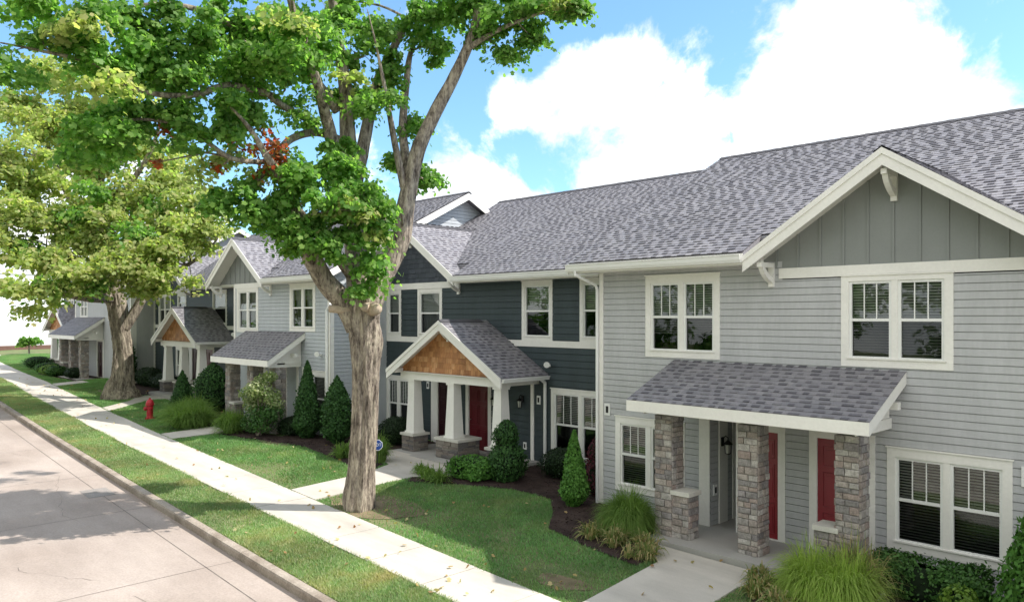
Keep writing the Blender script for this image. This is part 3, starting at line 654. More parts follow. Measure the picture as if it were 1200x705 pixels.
def gable_porch(root,Y,Yf,c,half,ze,zp,z0):
    """gabled porch: cedar gable, white beam, three tapered columns on ledge-stone bases"""
    gable(root,Yf+.35,c,half,ze,zp,.35,'cedar',lambda z:Y-.25,zwall=ze-.02,brk=(0,0,0))
    b=MB(); fw=front(Yf+.35); bracket(root,fw,c,zp-.26,.31,.3,.07)
    for sg in (-1,1):            # rake tails
        b.cube(c+sg*(half-.32)-.05,c+sg*(half-.32)+.05,Yf+.02,Yf+.5,ze-.06,ze+.06)
    b.cube(c-half+.28,c+half-.28,Yf+.30,Yf+.62,ze-.26,ze-.02)
    for sg in (-1,1): b.cube(c+sg*(half-.45)-.12,c+sg*(half-.45)+.12,Yf+.62,Y-.02,ze-.24,ze-.03)
    b.cube(c-half+.1,c+half-.1,Yf+.2,Y-.02,ze-.035,ze-.02)
    b.build('porch_beam',m_trim,root)
    q=MB(); pr=[(-.0,-.10),(.07,-.10),(.09,-.02),(.10,-.02),(.10,-.0),(0,-.0)]
    for sg in (1,-1): q=MB(); q.solid([(c+sg*(half+x-.02),Yf+.03,ze+z) for x,z in pr],[(c+sg*(half+x-.02),Y-.02,ze+z) for x,z in pr]); q.build('gutter',m_vinyl,root)
    yc=Yf+.46; zt=ze-.26
    for i,(dx,wx,dz) in enumerate(((-1.72,.27,.52),(.10,.48,.56),(2.02,.27,.52))):
        x=c+dx; bw,bd=.40,.40; y0=yc-.27; y1=yc+.27+(.25 if i==1 else 0)
        K=stone_pier(root,'stone_base',x-wx,x+wx,y0,y1,z0,z0+dz,ledge=True)
        k=MB(); k.cube(x-wx-.05,x+wx+.05,y0-.05,y1+.05,z0+dz,z0+dz+.07); k.build('cap_stone',m_cap,K)
        m=MB(); zb=z0+dz+.07; a,t=.19,.13
        m.solid([(x-a,yc-a,zb),(x+a,yc-a,zb),(x+a,yc+a,zb),(x-a,yc+a,zb)],[(x-t,yc-t,zt),(x+t,yc-t,zt),(x+t,yc+t,zt),(x-t,yc+t,zt)])
        m.cube(x-t-.035,x+t+.035,yc-t-.035,yc+t+.035,zt-.06,zt-.001); m.cube(x-a-.025,x+a+.025,yc-a-.025,yc+a+.025,zb+.001,zb+.05)
        m.build('column',m_trim,root)
    d=MB(); d.cube(c-half+.3,c+half-.3,Yf-.25,Y-.005,z0-.4,z0+.06); d.build('porch_slab',m_slab,root)
def downspout(root,pts,r=.04):
    m=MB(); m.tube(pts,[r]*len(pts),8); m.build('downspout',m_vinyl,root,smooth=False)
def flood(root,fr,s,z):
    m=MB(); m.lathe(fr.p(s,z,.03),[(.05,-.03),(.05,.03)],10); m.tube([fr.p(s,z,.0),fr.p(s,z+.02,.10)],[.018,.018],8)
    m.tube([fr.p(s-.02,z+.0,.08),fr.p(s+.02,z+.05,.14),fr.p(s+.10,z+.03,.24)],[.03,.05,.085],12); m.build('flood_lamp',m_vinyl,root,smooth=False)

# ------------------------------------------------------------------ RG: light gray townhouse on the right
E=.127
def house_front_gray():
    Y=13.5; f=front(Y); root=thing('gray_townhouse','light gray townhouse at the right with a big board-and-batten gable and two red doors','house',(-4.6,Y,-.25))
    x0,x1=-10.85,3.2; ze,Ye=5.17,12.95; Yr,zr=19.5,8.44; s=(zr-ze)/(Yr-Ye); roofY=lambda z: Ye+(z-ze)/s
    H=[window(root,f,-9.6,-7.84,3.16,4.85,2,blind=(1,.45),curtain=False),
       window(root,f,-5.48,-3.72,3.15,4.70,2,head=.09),
       window(root,f,-4.72,-2.92,.15,1.83,2),
       window(root,f,-10.4,-8.64,.22,1.83,2),
       window(root,f,-.8,.9,3.15,4.70,2),window(root,f,-.8,.9,.15,1.83,2)]
    z0=-.15
    H.append(door(root,f,-7.35,-6.64,z0+.0,z0+2.0,m_red,knob='l',dlabel='red door half hidden behind the middle stone pier'))
    H.append(door(root,f,-5.91,-5.05,z0+.0,z0+2.0,m_red,knob='r',dlabel='red door beside the right stone pier'))
    H.append((-8.07,-7.50,-.3,2.25)); H.append((-6.56,-2.64,4.68,5.05))
    wl=MB(); lap(wl,f,x0,x1,-.55,5.02,E,H)
    rf=right(-8.07); lap(wl,rf,13.5,14.6,-.3,2.25,E); bk=front(14.6); lap(wl,bk,-8.07,-7.5,-.3,2.25,E); wl.face([(-7.5,13.5,-.3),(-7.5,14.6,-.3),(-7.5,14.6,2.25),(-7.5,13.5,2.25)]); wl.face([(-8.07,13.5,2.25),(-7.5,13.5,2.25),(-7.5,14.6,2.25),(-8.07,14.6,2.25)])
    wl.build('siding_wall',m_gray,root,fix=False)
    back_and_sides(root,x0,x1,Y,25.5,-.6,ze,Ye,Yr,zr,m_gray)
    t=Each('corner_board',m_trim,root); t.box(f,x0-.012,x0+.11,-.5,5.0,0,.03); t.box(left(x0),Y-.03,Y+.1,-.5,5.0,0,.012); t.box(f,-8.30,-8.066,z0,2.2,0,.03); t.box(rf,13.80,14.12,z0,2.2,.015,.04); t.box(rf,14.34,14.58,z0,2.2,.015,.04)
    
    b=Each('trim_band',m_trim,root); b.box(f,-6.62,-5.48,4.70,4.89,0,.03); b.box(f,-5.48,-3.72,4.727,4.89,0,.031); b.box(f,-3.72,-2.58,4.70,4.89,0,.03); 
    main_roof(root,-11.3,x1+.4,Ye,ze,Yr,zr,gut=[(-11.3,-7.06),(-2.1,x1+.4)],Ywall=Y,gaps=[(-7.05,-2.15)])
    gable(root,Y,-4.6,2.45,5.08,6.70,.55,'batten',roofY,zwall=4.89)
    lean_porch(root,Y,-8.9,-4.43,11.92,2.40,3.08,z0,[(-8.55,-8.18,2.13),(-6.81,-6.44,2.12),(-5.10,-4.73,2.12)],[(-8.18,-7.83,.66),(-5.46,-5.10,.54)],12.33)
    lamp(root,rf,13.90,1.42,.04); outlet(root,rf,13.66,.55); outlet(root,f,-10.62,1.95,.15,.26); outlet(root,f,-2.72,1.62,.17,.30)
    sg=MB(); sg.box(f,-5.50,-5.36,1.87,1.99,.024,.036); sg.build('number_plate',m_black,root)
    downspout(root,[(-11.05,12.87,5.0),(-11.05,12.88,4.92),(-10.89,13.40,4.70),(-10.88,13.44,4.6),(-10.88,13.44,-.3),(-10.9,13.3,-.38)],.036)
    return root
def dark_unit(name,label,x0,x1,Y,zb,zu,cg,cp,roof,lowL=True,name2=None,wins=()):
    f=front(Y); root=thing(name,label,'house',(cp,Y,zb)); Ye,ze,Yr,zr=roof; s=(zr-ze)/(Yr-Ye); roofY=lambda z:Ye+(z-ze)/s
    H=[]
    u=4.2+zu
    for a,b,z0,z1,ns in wins: H.append(window(root,f,a,b,z0,z1,ns,cw=.11,head=.12,sill=.10,lites=3 if ns==2 else 0,blind=(1,.0) if z0>2.5 else (.9,.0),curtain=(ns==1 and a<cg+2)))
    z=zb
    H.append(door(root,f,cp-2.26,cp-1.42,z,z+2.0,m_maroon,tl=.34,tr=.12,knob='r',dlabel='very dark maroon door'))
    H.append(door(root,f,cp-.78,cp+.08,z,z+2.0,m_red_shaded,knob='l',dlabel='red panelled door'))
    wl=MB(); lap(wl,f,x0,x1,zb-.5,ze-.16,.178,H); wl.build('siding_wall',m_dark,root,fix=False)
    t=Each('trim_band',m_trim,root)
    bx0,bx1=x0+.03,x1-.03
    t.box(f,bx0,bx1,3.17+zu,3.345+zu,.014,.034); t.box(f,cg-2.45,cg+2.35,4.905+zu,5.10+zu,.014,.034)
    t.box(f,cp+1.0+.85,cp+1.0+.97,zb,2.25+zb,.014,.04)
    
    main_roof(root,x0,x1,Ye,ze,Yr,zr,gut=([(x0,cg-2.75)] if cg-2.75>x0 else [])+[(cg+2.72,x1)],lover=False,rover=False,Ywall=Y,gaps=[(max(x0,cg-2.75),cg+2.75)])
    gable(root,Y,cg,2.75,ze-.03,ze+1.83,.5,'dshake',roofY,xmin=max(x0,cg-2.75),zwall=5.10+zu,brk=(cg-2.75>x0,1,1))
    gable_porch(root,Y,Y-1.8,cp,2.5,2.44+zb,3.92+zb,zb)
    lamp(root,f,cp+.45,zb+1.62,.014); lamp(root,f,cp+1.52,zb+1.66,.014); outlet(root,f,cp+.44,zb+.42,.12,.2); outlet(root,f,cp+1.62,zb+.42,.12,.2); outlet(root,f,cp+2.15,zb+1.75,.13,.24); outlet(root,f,cp-2.75,zb+1.85,.12,.22)
    flood(root,f,cp+2.55,zb+2.72)
    downspout(root,[(cp+2.50,Y-.35,2.38+zb),(cp+2.46,Y-.10,2.25+zb),(cp+2.42,Y-.06,2.1+zb),(cp+2.42,Y-.06,zb-.1),(cp+2.42,Y-.2,zb-.2)],.045)
    return root,f
def house_dark():
    Y=15.5
    root,f=dark_unit('dark_townhouse','dark slate townhouse in the middle behind the big tree, cedar shingles in its porch gable',-21.8,-10.85,Y,-.05,0,-20.4,-16.75,(14.95,5.22,20.87,8.47),
      wins=((-21.78,-20.95,3.345,4.905,1),(-20.05,-18.80,3.345,4.905,1),(-15.26,-14.09,3.345,4.99,1),(-13.12,-11.95,3.345,4.99,1),(-14.14,-12.05,.16,2.05,2),(-21.78,-20.45,.18,2.0,2)))
    b=MB(); b.face([(-21.8,27,-.5),(-10.85,27,-.5),(-10.85,27,5.0),(-21.8,27,5.0)]); b.build('rear_wall',m_dark,root,fix=False)
    return root
def house_left_gray():
    Y=13.3; f=front(Y); root=thing('gray_townhouse','blue-gray townhouse just left of the big tree with a narrow gable and stone-pier porch','house',(-25.3,Y,.05))
    x0,x1=-28.75,-21.8; ze,Ye=5.36,12.8; Yr,zr=18.9,8.58; s=(zr-ze)/(Yr-Ye); roofY=lambda z: Ye+(z-ze)/s
    H=[window(root,f,-28.53,-26.77,3.42,5.07,2,cw=.16,head=.12,lites=0,blind=(.6,0),curtain=True,mull=.09),window(root,f,-24.43,-22.72,3.50,5.12,2,cw=.15,lites=0,blind=(.6,0),curtain=True,mull=.09),
       window(root,f,-23.0,-21.99,.40,2.2,1,lites=0,blind=(1,.9),cw=.12),window(root,f,-27.2,-26.2,.7,2.15,1,lites=2,rows=4,blind=(0,0),cw=.1)]
    H.append(door(root,f,-25.6,-24.75,.08,2.08,m_maroon,dlabel='dark red door at the back of the porch'))
    wl=MB(); lap(wl,f,x0,x1,-.25,5.24,.125,H); wl.build('siding_wall',m_lgray,root,fix=False)
    back_and_sides(root,x0,x1,Y,25,-.3,ze,Ye,Yr,zr,m_lgray,rightvis=True,e=.125)
    t=Each('corner_board',m_trim,root); t.box(f,x1-.13,x1+.02,-.2,5.2,0,.032); t.box(right(x1),Y-.03,Y+.12,-.2,5.2,.014,.02); t.box(f,x0-.015,x0+.12,-.2,5.2,0,.032); t.box(f,-23.95,-23.8,.1,2.3,.0,.03); t.box(f,-23.55,-23.45,.1,2.3,.0,.03)
    
    b=Each('trim_band',m_trim,root); b.box(f,-30.0+1.26,-25.75,5.09,5.26,0,.03); 
    main_roof(root,x0-.1,-21.4,Ye,ze,Yr,zr,gut=[(-25.47,-21.4)],lover=False,Ywall=Y,gaps=[(x0-.1,-25.5)])
    gable(root,Y,-27.85,2.35,5.28,6.93,.5,'batten',roofY,zwall=5.26)
    lean_porch(root,Y,-27.75,-23.4,11.95,2.55,3.45,.08,[(-27.45,-27.07,2.40),(-25.69,-25.27,2.40),(-24.05,-23.67,2.40)],[(-27.07,-26.7,.85)],12.35)
    flood(root,f,-22.35,2.75); outlet(root,f,-22.0,2.3,.08,.2)
    downspout(root,[(-21.72,15.0,5.1),(-21.72,14.6,4.7),(-21.74,13.5,4.55),(-21.74,13.24,4.4),(-21.9,13.22,4.2),(-21.9,13.22,-.1)],.045)
    return root
def house_far_dark():
    Y=15.1
    root,f=dark_unit('dark_townhouse','second dark slate townhouse, beyond the blue-gray one, with three tapered porch columns',-42.0,-28.75,Y,.48,.25,-39.8,-34.95,(14.55,5.47,20.3,8.62),
      wins=((-41.5,-39.85,3.595,5.155,2),(-39.0,-37.9,4.2,5.155,1),(-34.9,-33.4,3.595,5.2,1),(-31.5,-30.3,3.595,5.2,1),(-39.2,-37.4,.7,2.5,2),(-32.6,-30.8,.7,2.4,2)))
    b=MB(); b.face([(-42,26,-.2),(-28.75,26,-.2),(-28.75,26,5.2),(-42,26,5.2)]); b.build('rear_wall',m_dark,root,fix=False)
def house_far_gray():
    Y=13.9; f=front(Y); root=thing('gray_townhouse','far light gray townhouse half hidden by the old leaning tree','house',(-46.8,Y,.55))
    x0,x1=-51.6,-42.0; ze,Ye=5.75,13.4; Yr,zr=19.5,9.0
    H=[window(root,f,-50.6,-49.2,3.9,5.3,2,cw=.13,lites=0,rows=4),window(root,f,-45.6,-43.9,3.8,5.4,2),window(root,f,-43.6,-42.4,.9,2.6,1)]
    H.append(door(root,f,-47.4,-46.5,.6,2.6,m_maroon,dlabel='dark door at the back of the porch'))
    wl=MB(); lap(wl,f,x0,x1,.2,5.65,.125,H); wl.build('siding_wall',m_gray,root,fix=False)
    back_and_sides(root,x0,x1,Y,25,.2,ze,Ye,Yr,zr,m_gray,rightvis=True,e=.125)
    t=Each('corner_board',m_trim,root); t.box(f,x1-.13,x1+.02,.2,5.6,0,.032); t.box(right(x1),Y-.03,Y+.25,.2,5.6,.014,.022); t.box(right(x1),15.0,15.12,.3,5.4,.014,.022); t.box(f,x0-.01,x0+.14,.2,5.6,0,.032); 
    main_roof(root,x0-.1,-41.6,Ye,ze,Yr,zr,lover=False,Ywall=Y)
    lean_porch(root,Y,-51.4,-46.2,12.4,2.95,3.95,.6,[(-50.9,-50.5,2.80),(-49.0,-48.6,2.80),(-47.1,-46.7,2.80)],[(-50.5,-50.1,1.3)],12.85)
def house_last():
    Y=15.7; f=front(Y); root=thing('dark_townhouse','farthest dark townhouse at the end of the row, showing only its small cedar porch gable','house',(-56.6,Y,.6))
    x0,x1=-61,-51.6; ze,Ye=5.8,15.15; Yr,zr=20.5,8.8
    H=[window(root,f,-55,-53.4,3.9,5.3,2),window(root,f,-60,-58.6,3.9,5.3,2)]
    wl=MB(); lap(wl,f,x0,x1,.2,5.7,.178,H); wl.build('siding_wall',m_dark,root,fix=False)
    back_and_sides(root,x0,x1,Y,25,.2,ze,Ye,Yr,zr,m_dark)
    main_roof(root,x0-.3,x1,Ye,ze,Yr,zr,lover=True,rover=False,Ywall=Y)
    gable_porch(root,Y,14.0,-56.8,2.6,3.15,4.75,.6)
house_front_gray(); house_dark(); house_left_gray(); house_far_dark(); house_far_gray(); house_last()
# ------------------------------------------------------------------ leaf and plant helpers (numpy)
def unit(v): return v/np.maximum(np.linalg.norm(v,axis=-1,keepdims=True),1e-9)
MAPLE=np.array([(0,-.5),(.20,-.33),(.50,-.12),(.27,.06),(.33,.36),(0,.52),(-.33,.36),(-.27,.06),(-.50,-.12),(-.20,-.33)])
DIAM=np.array([(0,-.5),(.32,0),(0,.5),(-.32,0)])
OVAL=np.array([(0,-.5),(.26,-.2),(.24,.2),(0,.5),(-.24,.2),(-.26,-.2)])
def leaves(P,Nrm,size,shape,roll=None,bend=.18,U=None):
    n=len(P); Nrm=unit(Nrm)
    if U is None: U=unit(np.cross(Nrm,rng.normal(size=(n,3))))
    else: U=unit(U-Nrm*np.sum(U*Nrm,axis=1,keepdims=True))
    Vv=np.cross(Nrm,U); s=size.reshape(-1,1)
    out=np.empty((n,len(shape),3))
    for i,(a,b) in enumerate(shape): out[:,i]=P+s*(U*a+Vv*b-Nrm*(bend*(abs(a)*1.2+b*b*1.5)))
    return out.reshape(-1,3)
def insphere(n,p=.45):
    v=unit(rng.normal(size=(n,3))); return v*(rng.random((n,1))**p)
def inpoly(x,y,poly):
    c=np.zeros(len(x),bool); n=len(poly)
    for i in range(n):
        (x1,y1),(x2,y2)=poly[i],poly[(i+1)%n]
        if y1==y2: continue
        t=((y1>y)!=(y2>y))&(x<(x2-x1)*(y-y1)/(y2-y1)+x1); c^=t
    return c
v_g=np.vectorize(g); v_swR=np.vectorize(swR); v_swL=np.vectorize(swL); v_cb=np.vectorize(cbT); v_h=np.vectorize(hgt)

# ------------------------------------------------------------------ grass
HOUSES=[(-10.85,3.3,13.5,30),(-21.8,-10.85,15.5,30),(-28.75,-21.8,13.3,30),(-42,-28.75,15.1,30),(-51.6,-42,13.9,30),(-61,-51.6,15.7,30),(-19.05,-14.4,13.35,16),(-37.2,-32.6,13.0,16),(-27.5,-23.3,11.95,14),(-8.65,-4.3,11.9,14),(-51.2,-46.1,12.4,14)]
def blades(name,mat,label,X0,X1,ylo,yhi,n,h=(.035,.075)):
    xs=[];ys=[]
    u=rng.random(n*3); 
    # more blades close to the camera
    a,b=-X1,-X0; d=a+(b-a)*u**1.55; X=-d; lo=ylo(X); hi=yhi(X); Y=lo+(hi-lo)*rng.random(len(X))
    ok=np.ones(len(X),bool)
    for nm,poly,z in WALKS: ok&=~inpoly(X,Y,poly)
    for poly in BEDS: ok&=~inpoly(X,Y,poly)
    for poly in BARE:
        cx=sum(p[0] for p in poly)/len(poly); cy=sum(p[1] for p in poly)/len(poly); sh=[(cx+(x-cx)*.92,cy+(y-cy)*.92) for x,y in poly]
        rr=np.hypot((X-cx)/(max(q[0] for q in poly)-cx),(Y-cy)/(max(q[1] for q in poly)-cy)); ok&=~(inpoly(X,Y,poly)&(rng.random(len(X))<np.clip(1.25-rr*1.2,0,.97)))
    for (p,q,r,s_) in HOUSES: ok&=~((X>p-.1)&(X<q+.1)&(Y>r-.05)&(Y<s_))
    # worn thin spots
    fr=np.array([noise.noise((x*.55,y*.9,3.3)) for x,y in zip(X[:],Y[:])]); ok&=rng.random(len(X))<np.clip(1.05-np.maximum(0,fr-.12)*2.2,.25,1)
    X,Y,fr=X[ok][:n],Y[ok][:n],fr[ok][:n]; n=len(X)
    Z=v_h(X,Y); dist=np.hypot(X,Y); hh=rng.uniform(*h,n)*(1-.25*np.clip(fr,0,1)); wd=.0032+.00062*dist*rng.uniform(.7,1.3,n)
    ang=rng.random(n)*6.283; lean=rng.normal(size=(n,2))*.45
    B=np.stack([X,Y,Z-.004],1); D=np.stack([np.cos(ang),np.sin(ang),np.zeros(n)],1)*wd[:,None]
    T=B+np.stack([lean[:,0]*hh,lean[:,1]*hh,hh],1)
    Vv=np.stack([B-D,B+D,T],1).reshape(-1,3)
    return kind(npmesh(name,Vv,3,mat),'stuff',label)
blades('lawn_grass',m_lawn,'short green lawn between the houses and the pavement',-80,2,lambda X:v_swR(X)-.03,lambda X:np.where(X<-61,19.0,15.6),240000)
blades('verge_grass',m_park,'drier sunlit grass strip between kerb and pavement',-70,-5.5,lambda X:v_cb(X)+.16,lambda X:v_swL(X)+.03,190000,h=(.035,.08))
n=420; X=-5-45*rng.random(n)**1.4; Y=v_cb(X)+.3+rng.random(n)**1.3*7.0; ok=Y<v_swR(X)+4.5; X,Y=X[ok],Y[ok]
P=np.stack([X,Y,v_h(X,Y)+.055+.02*rng.random(len(X))],1)
kind(npmesh('fallen_leaves',leaves(P,rng.normal(size=P.shape)*.5+np.array([0,0,1]),rng.uniform(.05,.10,len(P)),MAPLE),len(MAPLE),m_litter),'stuff','dry yellow and tan leaves scattered over the grass')
for poly in BEDS[:4]:
    xs=[p[0] for p in poly]; ys=[p[1] for p in poly]; n=2600; X=rng.uniform(min(xs),max(xs),n); Y=rng.uniform(min(ys),max(ys),n); k=inpoly(X,Y,poly); X,Y=X[k],Y[k]
    P=np.stack([X,Y,v_h(X,Y)+.035],1); kind(npmesh('bark_mulch',leaves(P,rng.normal(size=P.shape)*.6+np.array([0,0,1]),rng.uniform(.03,.08,len(P)),DIAM),4,m_mulch),'stuff','dark chipped bark lying over a planting bed')

# ------------------------------------------------------------------ shrubs
def profile_plant(name,label,cat,pos,h,prof,mat,n,leaf,lump=.12,up=.6,group=None,stretch=(1,1),seed=0,core=True,shape=DIAM,bend=.15,long=1.0):
    """dense clipped or conical shrub: leaf sprays over a lumpy body of revolution prof(t)->radius"""
    x,y=pos; z=hgt(x,y)+.02; root=thing(name,label,cat,(x,y,z),group); sx,sy=stretch
    R0=lambda a,t:prof(t)*(1+lump*noise.noise((math.cos(a)*1.6+seed,math.sin(a)*1.6,t*h*2.2))+lump*.6*noise.noise((math.cos(a)*4+seed,math.sin(a)*4,t*h*6)))
    s=MB(); s.tube([(x,y,z-.05),(x,y,z+h*.5)],[.035,.02],6); s.build('stem',m_bark2,root)
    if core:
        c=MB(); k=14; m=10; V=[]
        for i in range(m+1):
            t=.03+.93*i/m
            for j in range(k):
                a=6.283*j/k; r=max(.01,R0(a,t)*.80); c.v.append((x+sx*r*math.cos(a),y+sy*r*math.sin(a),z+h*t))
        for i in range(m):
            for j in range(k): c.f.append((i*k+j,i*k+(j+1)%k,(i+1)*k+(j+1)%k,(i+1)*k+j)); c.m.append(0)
        c.f.append(tuple(range(m*k,m*k+k))); c.m.append(0); c.build('dark_core',m_core,root)  # solid near-black core added to block the view through the leaves
    T=rng.random(n*2); pr=np.array([prof(t) for t in T]); keep=rng.random(n*2)<(.12+pr/pr.max()); T=T[keep][:n]; n=len(T)
    A=rng.random(n)*6.283; Rr=np.array([R0(a,t) for a,t in zip(A,T)]); q=1-.28*rng.random(n)**1.5+.085*rng.normal(size=n)
    dr=np.array([(prof(min(1,t+.02))-prof(max(0,t-.02)))/(.04*h) for t in T])
    P=np.stack([x+sx*Rr*q*np.cos(A),y+sy*Rr*q*np.sin(A),z+h*T],1)
    Nm=unit(np.stack([np.cos(A),np.sin(A),-dr],1))+rng.normal(size=(n,3))*.55
    U=rng.normal(size=(n,3))*.5+np.array([0,0,up*1.5])+np.stack([np.cos(A),np.sin(A),np.zeros(n)],1)*.5
    V=leaves(P,Nm,leaf*rng.uniform(.6,1.35,n),shape*np.array([long,1]),bend=bend,U=np.cross(unit(Nm),U))
    npmesh('foliage',V,len(shape),mat,root); return root
cone=lambda r:(lambda t:r*(1-t)**.75*min(1,(t+.06)*4.5)*(1 if t>.0 else .3)+.01)
colum=lambda r:(lambda t:r*min(1,(t+.05)*5)*(1-max(0,(t-.35)/.65)**2.2)+.01)
ball=lambda r:(lambda t:r*math.sqrt(max(0,1-(2*min(1,max(0,t))-1)**2*.96))+.005)
box_=lambda r:(lambda t:r*min(1,(t+.12)*4)*(1-max(0,(t-.55)/.45)**3)+.01)
def fgrass(name,label,cat,pos,r,h,n,mat,group=None,wid=.007,droop=1.0,base=.35,vert=.35,seed=0,dead=None):
    x,y=pos; z=hgt(x,y)+.01; root=thing(name,label,cat,(x,y,z),group)
    a=rng.random(n)*6.283; rb=np.sqrt(rng.random(n))*r*base; L=h*rng.uniform(.42,1.18,n); out=r*(.15+.85*rng.random(n)**.6); dr=droop*rng.uniform(.7,1.25,n)*(.55+.75*out/r)
    a2=a+rng.normal(size=n)*.5; kc=rng.normal(size=(5,2))*r*.22; ki=rng.integers(0,5,n); L=L*rng.uniform(.8,1.12,5)[ki]; B=np.stack([x+kc[ki,0]+rb*.6*np.cos(a),y+kc[ki,1]+rb*.6*np.sin(a),np.full(n,z)],1); O=np.stack([np.cos(a2),np.sin(a2),np.zeros(n)],1)
    S=np.stack([-np.sin(a2),np.cos(a2),rng.normal(size=n)*.3],1); seg=6; pts=[]
    for i in range(seg+1):
        t=i/seg; hz=np.maximum(.01,L*(t*1.55-dr*t**2.2*1.05)); pts.append(B+O*((out-rb*.6)*t**1.25)[:,None]+np.array([0,0,1])*hz[:,None])
    F=[]
    for i in range(seg):
        w0=wid*(1-(i/seg)**2); w1=wid*(1-((i+1)/seg)**2)+.0006
        F.append(np.stack([pts[i]-S*w0,pts[i]+S*w0,pts[i+1]+S*w1,pts[i+1]-S*w1],1))
    V=np.stack(F,1).reshape(-1,3)
    npmesh('blades',V,4,mat,root); return root
# --- right house
profile_plant('arborvitae','tall cone arborvitae at the right edge beside the lower double window','arborvitae',(-2.12,12.35),2.62,cone(.84),m_arbl,10000,.085,.10)
def hedge(label,x0,x1,y0,y1,h,mat,n,leaf=.05,sprout=True):
    x,y=(x0+x1)/2,(y0+y1)/2; z=hgt(x,y)+.02; root=thing('hedge',label,'hedge',(x,y,z)); w,d=(x1-x0)/2,(y1-y0)/2
    def surf(a,b):   # superellipsoid
        ca,sa=np.cos(a),np.sin(a); cb,sb=np.cos(b),np.sin(b); e=.55
        f=lambda v:np.sign(v)*np.abs(v)**e
        return np.stack([w*f(ca)*f(cb),d*f(sa)*f(cb),h*.5+h*.5*f(sb)],-1)
    A=rng.random(n)*6.283; Bb=np.arcsin(rng.uniform(-.75,1,n)); p=surf(A,Bb)
    nn=np.array([noise.noise((v[0]*3,v[1]*3,v[2]*4)) for v in p]); p=p*(1+.13*nn[:,None])*(1-.2*rng.random((n,1))**2+.04*rng.normal(size=(n,1))); c=np.array([0,0,h*.5])
    nm=unit((p-c)/np.array([w*w,d*d,h*h*.25]))+rng.normal(size=(n,3))*.7
    npmesh('foliage',leaves(p+np.array([x,y,z]),nm,leaf*rng.uniform(.6,1.3,n),OVAL),6,mat,root)
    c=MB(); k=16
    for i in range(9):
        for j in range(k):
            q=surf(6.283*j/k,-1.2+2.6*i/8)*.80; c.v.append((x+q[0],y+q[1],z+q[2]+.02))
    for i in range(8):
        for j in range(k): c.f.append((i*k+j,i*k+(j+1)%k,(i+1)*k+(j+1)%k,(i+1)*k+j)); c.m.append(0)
    c.build('dark_core',m_core,root); return root  # closed dark filler added inside the hedge so it cannot be seen through
hedge('clipped dark green hedge under the lower window of the right house',-4.75,-3.0,12.35,13.05,.62,m_box,9000,.055)
profile_plant('shrub','small light green shrub leaning out of the clipped hedge end','shrub',(-3.25,12.1),.55,ball(.26),m_lime,420,.065,.3,core=False,shape=OVAL)
fgrass('fountain_grass','big bright fountain grass in front of the right stone pier','ornamental grass',(-4.85,11.35),.76,.90,6800,m_fgb,wid=.0065)
fgrass('fountain_grass','darker feathery fountain grass behind the bright clump','ornamental grass',(-4.55,11.85),.62,1.05,1500,m_tuft,wid=.006)
fgrass('fountain_grass','big green fountain grass left of the right house porch','ornamental grass',(-9.05,12.05),.74,.95,7500,m_fg,wid=.0052)
for i,(p,r,h) in enumerate((((-5.75,11.0),.42,.5),((-5.2,10.65),.40,.5),((-6.0,11.5),.3,.4))):
    fgrass('day_lily',('spiky half-dried day lily beside the walk, left of the bright grass','half-dried day lily at the lawn edge under the bright grass','small day lily touching the porch slab by the middle pier')[i],'day lily',p,r,h,150,m_tuft,'day lilies round the right porch',wid=.016,droop=1.15)
for i,(p,r,h) in enumerate((((-8.15,11.35),.45,.55),((-7.95,11.0),.34,.42),((-8.75,11.25),.4,.5),((-9.3,11.45),.38,.5))):
    fgrass('day_lily',('dried day lily beside the front walk, nearest the porch','lowest dried day lily at the corner of lawn and front walk','dried day lily in front of the left fountain grass','greener day lily at the left end of the dried clump')[i],'day lily',p,r,h,150,m_tuft,'dried day lilies left of the right porch walk',wid=.014,droop=1.1)
# --- middle bed
profile_plant('arborvitae','slim pointed arborvitae in the mulch in front of the dark house window','arborvitae',(-11.05,12.85),1.66,cone(.35),m_arbl,5200,.07,.12)
profile_plant('shrub','narrow purple barberry behind the slim arborvitae','shrub',(-11.25,13.9),1.45,colum(.27),m_purple,2600,.055,.3,shape=OVAL)
profile_plant('shrub','low dark yew against the dark wall by the downspout','shrub',(-13.1,14.75),.75,ball(.55),m_box2,3200,.05,.15)
z=hgt(-13.75,13.55)
root=profile_plant('topiary','small evergreen clipped in two tiers at the porch corner','topiary',(-13.75,13.4),1.52,lambda t:(.46*math.sqrt(max(0,1-((t-.30)/.34)**2)) if t<.60 else .27*max(0,1-((t-.74)/.27)**2)**.8)+.03,m_arb,5200,.065,.25)
profile_plant('shrub','wide low green shrub in front of the tapered columns','shrub',(-14.5,13.0),.58,box_(.66),m_arbl,4600,.07,.34,stretch=(1.1,.75))
for i,(p,r,h) in enumerate((((-15.15,12.1),.40,.48),((-15.75,12.25),.35,.4),((-14.75,11.95),.38,.42))):
    fgrass('day_lily',('green day lily at the porch walk, middle of its row','green day lily nearest the stone bases by the walk','green day lily in front of the wide low shrub')[i],'day lily',p,r,h,170,m_fg,'green day lilies by the dark house walk',wid=.014,droop=1.1)
profile_plant('shrub','dark round shrub just right of the big trunk under the window','shrub',(-19.6,14.3),.85,ball(.6),m_box2,3200,.055,.15)
fgrass('day_lily','tall grassy clump behind the security sign','ornamental grass',(-17.6,12.35),.5,.95,420,m_fg,wid=.012)
fgrass('day_lily','low green clump left of the big trunk','ornamental grass',(-18.9,11.9),.45,.55,260,m_fg,wid=.012)
